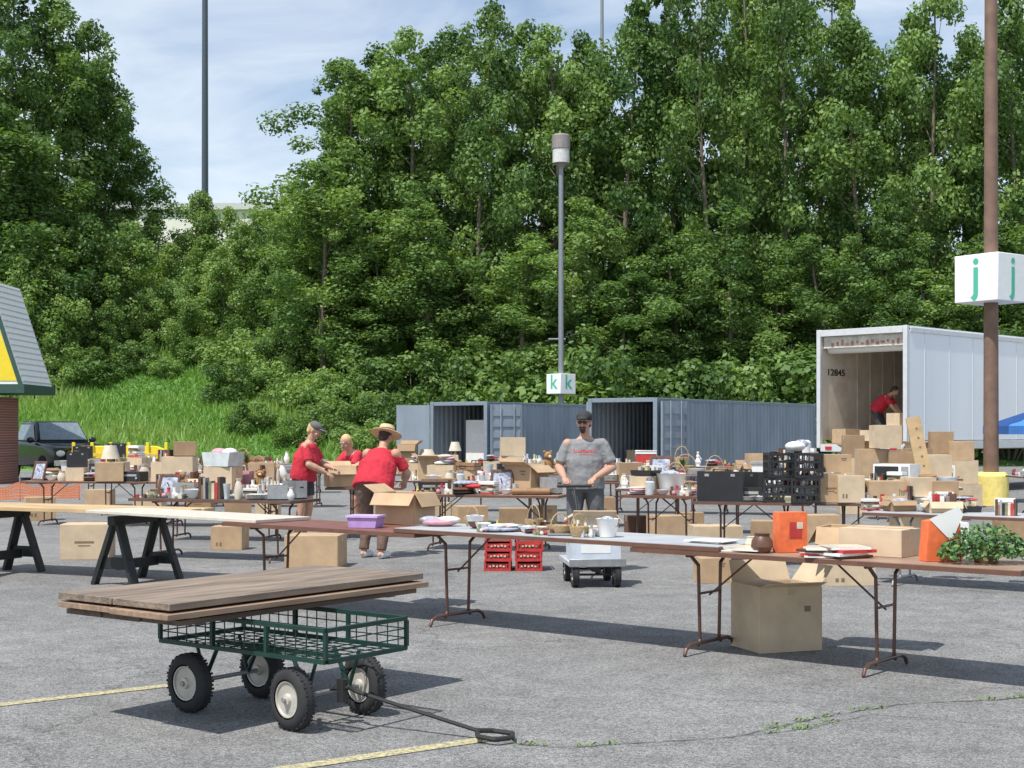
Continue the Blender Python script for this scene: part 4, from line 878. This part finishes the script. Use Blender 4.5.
def scatter(tabs,seed,gap=.03,small=False,big=1.0,rows=(.15,.4,.62),stack=.3):
    r=random.Random(seed)
    for p,ang,L_ in tabs:
        u=Vector((math.cos(ang),math.sin(ang))); v=Vector((-u.y,u.x))
        for yy in rows:
            x=.02+r.random()*.04
            while x<L_-.08:
                c=r.choices(cats,ws)[0]
                if small and c in ('box','bin','microwave','cooler','basket','suitcase','stereo'): c=r.choice(['bowl','plates','glass','vase','trinkets','figurine','basket'])
                if yy==rows[0] and r.random()<.35: c=r.choice(['trinkets','bowl','plates','books','clothes','trinkets'])
                w=SIZE.get(c,.13)
                sc=r.uniform(.7,1.15)*big; w*=sc
                if x+w>L_: break
                q=p+u*(x+w/2)+v*(yy+r.uniform(-.03,.03))
                if c=='box' and r.random()<stack:
                    put(c,q,.742,ang+r.uniform(-.2,.2),(sc,sc,sc),1); put(r.choice(['box','bin','clothes','trinkets','basket','books','suitcase']),q,.742+.252*sc,ang+r.uniform(-.4,.4),sc*.9)
                else: put(c,q,.742,ang+r.uniform(-.5,.5),sc)
                x+=w*.9+r.random()*gap
scatter(TABLES[:i0],1,.06,True,rows=(.2,.55)); scatter(TABLES[i1:i2],2,.02); scatter(TABLES[i2:i3],3,.01,big=1.15,rows=(.2,.55),stack=.5); scatter(TABLES[i3:i4],4,.02,big=1.25,rows=(.2,.55),stack=.5); scatter(TABLES[i4:],5,.08,big=1.3,rows=(.35,))
BN=[0]
def bx(px,pyb,w,h,d=None,rz=0,mt=None,opened=False,zb=None,a=(120,60,130,70),dep=None,lab=None):
    if d is None: p=G(px,pyb); z=0
    else: p=Vector((XD(px,d),d,0)); z=zb
    BN[0]+=1
    m=MB(); carton(m,w,dep or w*.8,h,mt or cb,opened,.45,a,BN[0]*7%6)
    lb=lab or (('open' if opened else 'sealed')+(' pale' if mt is cb2 else ' brown')+' cardboard box '+('on the asphalt under the tables' if z==0 else 'stacked among the sale goods'))
    m.build('cardboard_box',loc=(p.x,p.y,z+.002),rz=rz,label=lb,cat='box',group='cardboard boxes',bevel=.004)
pq=G(776,648); e=empty('cardboard_box',(pq.x,pq.y,0.002),R_(20),'large open brown carton with raised flap under the folding table','box','cardboard boxes')
m=MB(); th=.008
for sx in (-1,1): m.box((sx*.246,0,.23),(th,.42,.46),cb2)
for sy in (-1,1): m.box((0,sy*.206,.23),(.483,th,.46),cb2)
m.box((0,0,.005),(.483,.40,.008),cb2); m.box((.13,-.2115,.30),(.05,.003,.04),ink); m.box((.0,-.2115,.43),(.05,.003,.06),tape)
m.build('carton',e,bevel=.003)
def flapo(o,d1,s):
    m=MB(); o=Vector(o);d1=Vector(d1);s=Vector(s); nrm=d1.cross(s).normalized()*.003
    vs=[o-s-nrm,o+s-nrm,o+s*.96+d1-nrm,o-s*.96+d1-nrm,o-s+nrm,o+s+nrm,o+s*.96+d1+nrm,o-s*.96+d1+nrm]
    m.add(vs,[(3,2,1,0),(4,5,6,7),(0,1,5,4),(1,2,6,5),(2,3,7,6),(3,0,4,7)],cb2); m.build('flap',e)
flapo((0,-.21,.462),(0.0,-.09,.03),(.24,0,0)); flapo((.25,0,.462),(.10,0,.13),(0,.2,0)); flapo((-.25,0,.462),(.20,0,.02),(0,.2,0)); flapo((0,.21,.462),(0,.06,.15),(.24,0,0))
bx(88,558,.58,.42,rz=.1,mt=cb2); bx(230,549,.42,.30,rz=-.1); bx(238,529,.42,.42,rz=.2,mt=cb3); bx(316,566,.62,.36,rz=-.1,mt=cb); bx(268,521,.4,.3,mt=cb2)
bx(712,582,.32,.25,rz=.2); bx(748,586,.34,.24,rz=-.1,mt=cb2); bx(845,584,.5,.24,rz=.1,mt=cb2); bx(715,556,.6,.38,rz=.05,mt=cb2); bx(770,548,.5,.36,rz=-.2,mt=cb3); bx(668,541,.5,.36,rz=.3); bx(640,536,.42,.3,mt=brw,rz=.1); bx(690,532,.4,.3,rz=0,mt=cb3)
bx(912,545,.5,.4,rz=.1,mt=cb2,opened=True); bx(1012,540,.45,.34,mt=cb3); bx(515,530,.5,.34,mt=cb3); bx(470,527,.5,.34,rz=.3); bx(545,524,.4,.3)
bx(600,520,.5,.4,mt=cb3); bx(40,520,.5,.4,mt=cb,rz=.4); bx(150,520,.5,.4,mt=cb2); bx(440,520,.4,.3,mt=cb2); bx(820,540,.5,.36,mt=cb); bx(880,552,.4,.3,mt=cb3,opened=True); bx(200,512,.5,.4,mt=cb3); bx(100,510,.5,.4,mt=cb); bx(950,548,.4,.34,mt=paper)
zt_=.744
bx(405,0,.42,.27,d=12.55,zb=zt_,rz=-.5,opened=True,a=(150,60,120,140),lab='open cardboard carton on the maroon folding table')
bx(340,0,.42,.30,d=20.9,zb=zt_+.002,rz=.3,opened=True,a=(60,130,60,150))
table((XD(325,20.7),20.7),0,.7*1.6,tb,lab='short folding table carrying open cartons')
bx(865,0,.60,.13,d=10.1,zb=zt_,rz=-.5,mt=cb,opened=True,dep=.34,a=(150,150,150,150),lab='shallow open cardboard tray on the brown table')
for px,w,h,d,zb,rz,mt_ in [(828,.30,.32,16.4,zt_,.1,cb),(850,.30,.30,16.3,zt_,-.1,cb2),(884,.42,.24,16.3,zt_,.0,cb),(918,.32,.28,16.3,zt_,.2,cb2),(945,.28,.24,16.2,zt_,-.2,cb3),(834,.32,.2,16.5,zt_+.34,.2,cb),(262,.42,.3,23.1,zt_,.1,cb),(180,.5,.4,23.2,zt_,0,cb2),(185,.36,.22,23.2,zt_+.42,.2,cb3),(110,.45,.3,23.3,zt_,.2,cb),(630,.4,.3,23.2,zt_,.1,cb3),(445,.5,.35,27.8,zt_,.1,cb2),(760,.5,.4,26.4,zt_,0,cb),(930,.6,.4,25,zt_,.1,cb2),(872,.5,.5,25.2,zt_,.1,cb),(900,.45,.45,25.1,zt_,-.1,cb3),(885,.45,.4,25.1,zt_+.52,.1,cb2)]:
    bx(px,0,w,h,d=d,zb=zb,rz=rz,mt=mt_)
r=random.Random(61)
for i in range(16):
    px=r.uniform(835,962); d=r.uniform(26.5,31); w=r.uniform(.45,.8); hgt=r.uniform(.35,.55); m0=r.choice([cb,cb2,cb3,cb2])
    bx(px,0,w,hgt,d=d,zb=0,rz=r.uniform(-.4,.4),mt=m0); bx(px,0,w*.85,hgt,d=d,zb=hgt+.012,rz=r.uniform(-.3,.3),mt=r.choice([cb,cb2,cb3]))
    if i%2: bx(px,0,w*.7,hgt*.8,d=d,zb=2*hgt+.024,rz=r.uniform(-.3,.3),mt=r.choice([cb,cb2,cb3]),opened=i%4==1)
for a_,b_,w,h,zb,mt_ in [(.35,.42,.6,.42,0,cb),(.35,1.15,.55,.32,0,cb2),(.35,1.9,.55,.35,0,cb),(.4,.5,.45,.3,.43,cb2),(3.0,.6,.6,.5,0,cb),(4.2,1.3,.7,.6,0,cb),(4.2,.6,.7,.6,0,cb2),(4.2,.9,.6,.5,.61,cb),(5,2.0,.7,.6,0,cb),(5,2.0,.6,.5,.61,cb2)]:
    v=tr_pt(a_,b_); m=MB(); carton(m,w,w*.8,h,mt_,False,mark=3); m.build('cardboard_box',loc=(v.x,v.y,ZF+.022+zb),rz=R_(45)+rng.uniform(-.2,.2),label='sealed cardboard box stacked inside the open trailer',cat='box',group='cardboard boxes')
m=MB(); m.box((0,0,.92),(.24,.04,1.84),ttan)
for i in range(10): m.cyl((0.02,-.021,.2+i*.16),(.02,-.025,.2+i*.16),.02,ink,n=10)
o=m.build('board',loc=(XD(934,23.8),23.8,0.0),label='tan perforated board leaning upright near the trailer',cat='board'); o.rotation_euler=(R_(-8),R_(-9),0)
m=MB(); m.lathe([(.16,0),(.17,.3),(.15,.62),(.10,.66)],lin,n=16); m.build('rolled_padding',loc=(XD(803,26.3),26.3,.742),label='upright roll of white padding among the goods',cat='roll')
for k,(cx,cy) in enumerate([(2,.6),(2,1.7),(3.5,1.1),(4.5,.6),(4.5,1.8)]):
    for E_ in (k1,k2):
        pnt=Matrix.Translation(E_.location)@Matrix.Rotation(E_.rotation_euler.z,4,'Z')@Vector((cx,cy,.17))
        m=MB(); carton(m,.7,.6,.7+.1*k,cb2 if k%2 else cb,False); m.build('cardboard_box',loc=pnt,rz=.6+k*.2,label='cardboard box stored inside the shipping container',cat='box',group='cardboard boxes')
pnt=Matrix.Translation(k2.location)@Matrix.Rotation(k2.rotation_euler.z,4,'Z')@Vector((.9,1.0,.17))
m=MB(); m.box((0,0,.9),(.04,1.1,1.8),wh); m.box((-.03,0,1.2),(.02,.5,.3),paper); m.build('white_panel',loc=pnt,rz=k2.rotation_euler.z,label='white panel board standing in the container doorway',cat='panel')
def crate(m,mt,w=.33,h=.28,d=.33):
    for sx in (-1,1):
        for sy in (-1,1): m.box((sx*(w/2-.012),sy*(d/2-.012),h/2),(.024,.024,h),mt)
    for z in (.012,.09,.18,h-.015):
        for sy in (-1,1): m.box((0,sy*(d/2-.006),z),(w-.05,.011,.03),mt)
        for sx in (-1,1): m.box((sx*(w/2-.006),0,z),(.011,d-.05,.03),mt)
    for i in range(5):
        x=-w/2+.05+i*(w-.1)/4
        for sy in (-1,1): m.box((x,sy*(d/2-.0065),h/2),(.016,.009,h-.03),mt)
        for sx in (-1,1): m.box((sx*(w/2-.0065),x*d/w,h/2),(.009,.016,h-.03),mt)
    m.box((0,0,.008),(w-.05,d-.05,.012),mt)
CR=[]
for cc in ((brw,wh,gry),(crm,bkp,gry),(lin,brw,bkp)):
    mc=MB(); crate(mc,bkp); r=random.Random(len(CR)+5)
    for i in range(14): mc.box((r.uniform(-.11,.11),r.uniform(-.11,.11),.05+.02*i),(.07,.06,.05),cc[i%3],Matrix.Rotation(r.uniform(0,3),3,'Z'))
    CR.append(mc.mesh('milk_crate'))
for i,(px,d,z) in enumerate([(783,16.4,zt_),(811,16.25,zt_),(786,16.4,zt_+.285),(812,16.25,zt_+.285)]):
    place(CR[i%3],'milk_crate',None,(XD(px,d)-.05,d+.1,z),rng.uniform(-.15,.15),'black plastic milk crate of goods stacked on the table','crate','black milk crates')
m=MB(); m.ell((0,0,0),(.12,.11,.06),lin); m.ell((.08,.02,.03),(.08,.06,.05),fab); m.build('folded_clothes',loc=(XD(797,16.3),16.4,zt_+.64),label='bundled cloth lying on top of the black crates',cat='clothes')
mc=MB(); crate(mc,rd,.30,.11,.45); mc.box((0,0,.055),(.26,.41,.085),rd); mc.box((0,0,.102),(.24,.39,.012),brw)
for k in range(5): mc.box((-.08+.038*k,-.2285,.052+.006*(k%2)),(.022,.003,.018),crm)
cm=mc.mesh('soda_crate')
for i in range(2):
    for k in range(3):
        p=G(498+i*31,571); place(cm,'soda_crate',None,(p.x,p.y+.2,.002+k*.112),rng.uniform(-.05,.05),'shallow red plastic soda crate stacked on the asphalt','crate','red soda crates')
def T(s,v,z=.743): q=row(s)+w_*v; return (q.x,q.y,z)
def Tpx(px,v):
    lo,hi=-8,4
    for _ in range(40):
        mid=(lo+hi)/2; q=row(mid)+w_*v; x=512+F*q.x/q.y
        if x<px: lo=mid
        else: hi=mid
    return T(lo,v,.779 if -2.72<lo<.30 else .743)
def one(nm,cat,lab,px,v,fn,rz=0,z=0,bevel=.0):
    m=MB(); fn(m); p=Tpx(px,v); return m.build(nm,loc=(p[0],p[1],p[2]+z),rz=rz,label=lab,cat=cat,bevel=bevel)
one('orange_box','box','bright orange printed box standing on the brown table',790,.30,lambda m:(m.box((0,0,.135),(.21,.09,.27),org2),m.box((.02,-.0465,.15),(.09,.003,.11),rd),m.box((.05,-.0485,.18),(.045,.002,.045),crm)),rz=.25,bevel=.004)
def pile(seed,n,cols,w=.26,d=.2):
    def f(m):
        r=random.Random(seed); z=0
        for i in range(n):
            h_=r.uniform(.006,.022); Rz=Matrix.Rotation(r.uniform(-.35,.35),3,'Z'); m.box((r.uniform(-.03,.03),r.uniform(-.02,.02),z+h_/2),(w,d,h_-.001),cols[i%len(cols)],Rz); z+=h_
    return f
one('magazine_pile','magazines','loose pile of magazines and leaflets on the table',822,.12,pile(1,6,[paper,rd,crm,brw,paper,crm]),rz=-.4)
one('magazine_pile','magazines','stack of paperback books on the table',846,.16,pile(5,5,[brw,paper,rd,paper,crm]),rz=.3)
one('paper_stack','paper','flat stack of white papers on the table',742,.18,pile(8,3,[paper,paper,crm],.3,.22),rz=-.5)
one('paper_stack','paper','loose white paper sheets on the brown table',712,.3,pile(9,2,[paper],.3,.22),rz=-.7)
def vase2(m): m.lathe([(.05,0),(.075,.04),(.07,.08),(.05,.11),(.055,.13),(.04,.125)],brw)
one('pot','pot','dark brown pottery jar on the table',762,.14,vase2); one('pot','pot','small pale round pot on the table',752,.3,lambda m:m.lathe([(.03,0),(.05,.04),(.035,.08),(.04,.09),(.02,.085)],crm))
one('cardboard_box','box','flat brown cardboard box lying on the table',880,.5,lambda m:carton(m,.44,.3,.17,cb2,False,mark=3),rz=-.7)
def bagf(m):
    m.prism([(-.12,0),(.12,0),(.11,.28),(-.10,.25)],-.05,.05,org2); m.add([(-.10,-.052,.265),(.05,-.056,.12),(.13,-.054,.29),(.1,-.05,.34)],[(0,1,2,3)],paper); m.add([(-.02,-.058,.02),(.115,-.058,.02),(.11,-.058,.2),(.03,-.058,.13)],[(0,1,2,3)],rd)
one('shopping_bag','bag','orange and red shopping bag with white paper sticking out',940,.32,bagf,rz=.2)
def ivy(m):
    r=random.Random(12); m.lathe([(.07,0),(.09,.1),(.095,.11),(.08,.105)],brw)
    for i in range(1400):
        a=r.uniform(0,6.28); rr=.26*r.random()**.5; z=max(.01,.21*(1-(rr/.3)**2)*r.uniform(.3,1.15)+.01); c=Vector((rr*math.cos(a)*1.15,rr*math.sin(a)*.7,z))
        n=Vector((r.gauss(0,1),r.gauss(0,1)-.3,r.gauss(.8,.6))).normalized(); u=n.orthogonal().normalized(); u.rotate(Matrix.Rotation(r.uniform(0,6),3,n)); v=n.cross(u); s=r.uniform(.009,.018)
        m.add([c-u*s,c-v*s*.8,c+u*s*1.2,c+v*s*.8],[(0,1,2,3)],[grnl,grnl,grnl,leafw][i%4])
one('ivy_plant','plant','trailing green leafy plant in a pot on the brown table',986,.36,ivy)
def jumble(seed,n,cols,sx=.2,sy=.13,sc=1):
    def f(m):
        r=random.Random(seed)
        for i in range(n):
            x,y=r.uniform(-sx,sx),r.uniform(-sy,sy); c=cols[i%len(cols)]; k=r.randrange(4)
            if k==0: m.lathe([(.02*sc,0),(.028*sc,.05*sc),(.024*sc,.07*sc)],c,(x,y,0),n=10)
            elif k==1: m.ell((x,y,.025*sc),(.035*sc,.028*sc,.025*sc),c,n=9,k=6)
            elif k==2: m.box((x,y,.018*sc),(.07*sc,.045*sc,.036*sc),c,Matrix.Rotation(r.uniform(0,3),3,'Z'))
            else: m.lathe([(.018*sc,0),(.045*sc,.03*sc),(.042*sc,.032*sc)],c,(x,y,0),n=12)
    return f
r=random.Random(77)
for i in range(34):
    px=r.uniform(462,612); v=r.uniform(.12,.66); c=r.choice(['glass','bowl','plates','trinkets','glass','clothes','trinkets','clothes','basket']); p=Tpx(px,v)
    put(c,p,p[2],r.uniform(0,6),r.uniform(.35,.6),1 if c=='glass' else None)
one('folded_clothes','clothes','blue patterned cloth folded on the grey table',500,.2,lambda m:(m.ell((0,0,.02),(.16,.1,.022),fab),m.ell((.03,0,.045),(.13,.08,.016),lin)),rz=.3)
one('cutlery_tray','tray','grey tray full of small mixed kitchenware',575,.3,lambda m:(m.box((0,0,.01),(.42,.26,.015),stl),jumble(3,40,[gcl,silv,crm,brw,gcl],.18,.1,.7)(m)))
one('cutlery_tray','tray','brown tray of small ornaments on the grey table',535,.45,lambda m:(m.box((0,0,.01),(.36,.24,.015),brw),jumble(4,36,[gcl,crm,gry,gcl,tanl],.15,.1,.7)(m)))
lil=mat('lilac',(.56,.42,.68),.5)
one('storage_bin','bin','purple lidded plastic box on the maroon table',366,.28,lambda m:(m.prism([(-.12,0),(.12,0),(.135,.085),(-.135,.085)],-.09,.09,pur),m.box((0,0,.095),(.29,.21,.018),lil)),rz=-.3)
one('folded_clothes','clothes','colourful cloth bundle spilling by the carton',440,.4,lambda m:(m.ell((0,0,.03),(.15,.1,.035),pk),m.ell((.07,0,.05),(.1,.08,.03),lin),m.ell((-.08,.02,.05),(.09,.07,.03),fab)))
for px,d,c,s,ix in [(905,14.4,'box',.8,2),(950,14.1,'box',.8,5),(1015,13.6,'books',.8,1),(875,14.5,'books',.8,0),(928,14.3,'bowl',.8,0),(975,14.2,'bin',.6,2),(895,14.7,'trinkets',1,0),(960,14.6,'trinkets',1,2),(1012,14.2,'box',.8,3),(935,14.7,'clothes',.9,0)]:
    put(c,(XD(px,d),d+.2),.743,rng.uniform(-.4,.4),s,ix)
# ---------------------------------------------------------------- wagon
gp=mat('dark_green_paint',(0.012,0.05,0.038),.45,.2,var=.2); rimw=mat('cream_wheel_rim',(0.52,0.49,0.43),.4,.2,var=.25); oldw2=mat('tan_worn_plank_edge',(0.29,0.195,0.13),.75,var=.45,scale=6,stretch=(3,.25,3)); fol=mat('board_top_grey_brown',(0.215,0.165,0.125),.75,var=.5,scale=6,bump=.5,bscale=24,stretch=(2,.3,2)); dkw=mat('dark_weathered_board',(.13,.095,.075),.8,var=.4,scale=7,stretch=(3,.25,3))
A_=Vector((.8,-.6)); c0=Vector((-1.3,7.84)); e=empty('garden_wagon',(c0.x,c0.y,0),math.atan2(A_.y,A_.x),'dark green metal garden wagon with four pneumatic wheels','wagon')
def wheel(par,x,y,rad=.165,wd=.085,nm='wheel',rz=0):
    we=bpy.data.objects.new(nm,None); COL.objects.link(we); we.parent=par; we.location=(x,y,rad); we.rotation_euler=(0,0,rz)
    m=MB(); prof=[]
    for k in range(13):
        a=R_(-110+220*k/12); prof.append((rad-.046+.046*math.cos(a),wd/2*math.sin(a)))
    n=36; rings=[]
    for rr,yy in prof: rings.append([Vector((rr*math.cos(2*math.pi*j/n),yy,rr*math.sin(2*math.pi*j/n))) for j in range(n)])
    m.ring_loft(rings,rub,False)
    for j in range(48):
        a=2*math.pi*j/48
        for sy in (-1,1):
            q=Matrix.Rotation(-a,3,'Y'); m.box(q@Vector((rad-.005,sy*.017+ .006*(j%2),0)),(.007,.024,.012),rub,q)
    m.build('tyre',we)
    m=MB()
    k_=rad/.165*.93
    for sy in (-1,1):
        rings=[]
        for rr,yy in ((.098,.030),(.102,.040),(.094,.038),(.085,.018),(.05,.012),(.034,.028),(.030,.046),(.012,.05)):
            rings.append([Vector((rr*k_*math.cos(2*math.pi*j/n),sy*yy*k_,rr*k_*math.sin(2*math.pi*j/n))) for j in range(n)])
        m.ring_loft(rings,rimw,True)
        for j in range(5):
            a=2*math.pi*j/5+.3; m.cyl((.066*k_*math.cos(a),sy*.010*k_,.066*k_*math.sin(a)),(.066*k_*math.cos(a),sy*.0185*k_,.066*k_*math.sin(a)),.015*k_,blk,n=10)
        m.cyl((0,sy*.045*k_,0),(0,sy*.065*k_,0),.014,stl,n=10)
    m.build('rim',we)
for x,rz in ((-.4,0),(.4,R_(-8))):
    for y in (-.27,.27): wheel(e,x,y,rz=rz)
m=MB(); X0,X1=-.60,.68
for z in (.385,.545):
    for y in (-.31,.31): m.box(((X0+X1)/2,y,z),(X1-X0,.022,.022),gp)
    for x in (X0,X1): m.box((x,0,z),(.022,.598,.022),gp)
for x in (X0,-.17,.25,X1):
    for y in (-.31,.31): m.box((x,y,.465),(.02,.02,.138),gp)
for i in range(-5,6): m.box((i*.11,0,.382),(.005,.6,.005),gp)
for i in range(-3,4): m.box((0,i*.085,.374),(1.17,.005,.005),gp)
for z in (.44,.49):
    for y in (-.31,.31): m.box(((X0+X1)/2,y,z),(X1-X0-.04,.006,.006),gp)
    for x in (X0,X1): m.box((x,0,z),(.006,.58,.006),gp)
for i in range(16): 
    for y in (-.31,.31): m.box((-.54+i*.077,y+.006,.465),(.005,.005,.14),gp)
m.build('frame',e)
m=MB()
for x in (-.4,.4):
    m.cyl((x,-.30,.165),(x,.30,.165),.012,stl); 
    for y in (-.16,.16): m.tube([(x,y,.165),(x*.72,y,.37)],.012,gp); m.tube([(x,y,.165),(x*1.18,y,.37)],.010,gp)
m.box((0,0,.355),(.95,.03,.02),gp); m.build('axle',e)
m=MB(); m.tube([(.42,0,.18),(.56,0,.20),(.62,-.02,.19),(1.30,.14,.045)],.011,blk)
m.tube([(1.30,.14,.045),(1.36,.07,.035),(1.46,.08,.03),(1.50,.17,.03),(1.44,.25,.03),(1.34,.22,.035),(1.30,.14,.045)],.013,blk)
m.cyl((.50,0,.12),(.50,0,.24),.03,blk); m.build('handle',e)
ez=math.atan2(A_.y,A_.x)
def wl(a,b_): return c0+A_*a+Vector((.6,.8))*b_
def boardstack(a0,a1,b0,b1,z0,z1,mt,lab,npl=4,rot=0,seed=0,jit=.02):
    r=random.Random(seed); m=MB(); W=(a1-a0)/npl
    for k in range(npl):
        j=r.uniform(-jit,jit); dz=r.uniform(-.0015,.0015)
        m.box((-(a1-a0)/2+W*(k+.5),j,dz),(W-.004,b1-b0+r.uniform(-jit,jit),z1-z0),mt)
    for bb_ in (-.4,.4): m.box((0,bb_*(b1-b0),-(z1-z0)/2-.006),((a1-a0)*.9,.07,.010),dkw)
    v=wl((a0+a1)/2,(b0+b1)/2); m.build('wooden_board',loc=(v.x,v.y,(z0+z1)/2),rz=ez+rot,label=lab,cat='board',group='boards stacked on the wagon',bevel=.003)
boardstack(-.80,.10,-.78,1.08,.570,.598,dkw,'lower dark worn board stacked on the wagon',3,.012,1,.01)
boardstack(-.77,.17,-.87,1.10,.612,.642,oldw2,'middle tan-edged wooden board stacked on the wagon',2,-.012,2,.008)
boardstack(-.78,.13,-.85,1.10,.656,.692,fol,'top weathered brown wooden board on the wagon',2,0,3,.004)
# ---------------------------------------------------------------- man's cart
gbx=mat('grey_tub',(0.46,0.48,0.52),.5); pc=G(596,587); e=empty('hand_cart',(pc.x,pc.y,0),R_(5),'small grey wagon cart with black wheels pulled by the man','cart')
for x in (-.21,.21):
    for y in (0,.62): wheel(e,x,y,.125,.07,rz=R_(90))
m=MB(); m.box((0,.32,.235),(.56,.86,.05),gbx); m.box((0,-.115,.25),(.57,.012,.08),stl); m.build('deck',e,bevel=.008)
m=MB(); m.cyl((-.24,0,.125),(.24,0,.125),.012,blk); m.cyl((-.24,.62,.125),(.24,.62,.125),.012,blk); m.box((0,.31,.18),(.08,.7,.05),blk); m.build('axle',e)
m=MB(); m.tube([(0,.70,.2),(-.02,.9,.35),(-.07,1.16,.95)],.014,blk); m.tube([(-.24,1.16,.965),(.11,1.16,.965)],.016,blk); m.build('handle',e)
pbx=mat('pale_blue_grey_box',(.55,.60,.66),.6,var=.1)
m=MB(); carton(m,.50,.42,.24,pbx,False,mark=3); m.box((0,-.2115,.12),(.3,.003,.08),paper); m.build('cardboard_box',loc=(pc.x-.02,pc.y+.16,.263),rz=.08,label='pale blue-grey box riding on the small cart',cat='box',group='cardboard boxes')
m=MB(); carton(m,.44,.32,.20,cb2,True,.35,(140,120,150,60),3); m.build('cardboard_box',loc=(pc.x-.0,pc.y+.22,.512),rz=-.05,label='open cardboard box stacked on the small cart',cat='box',group='cardboard boxes')
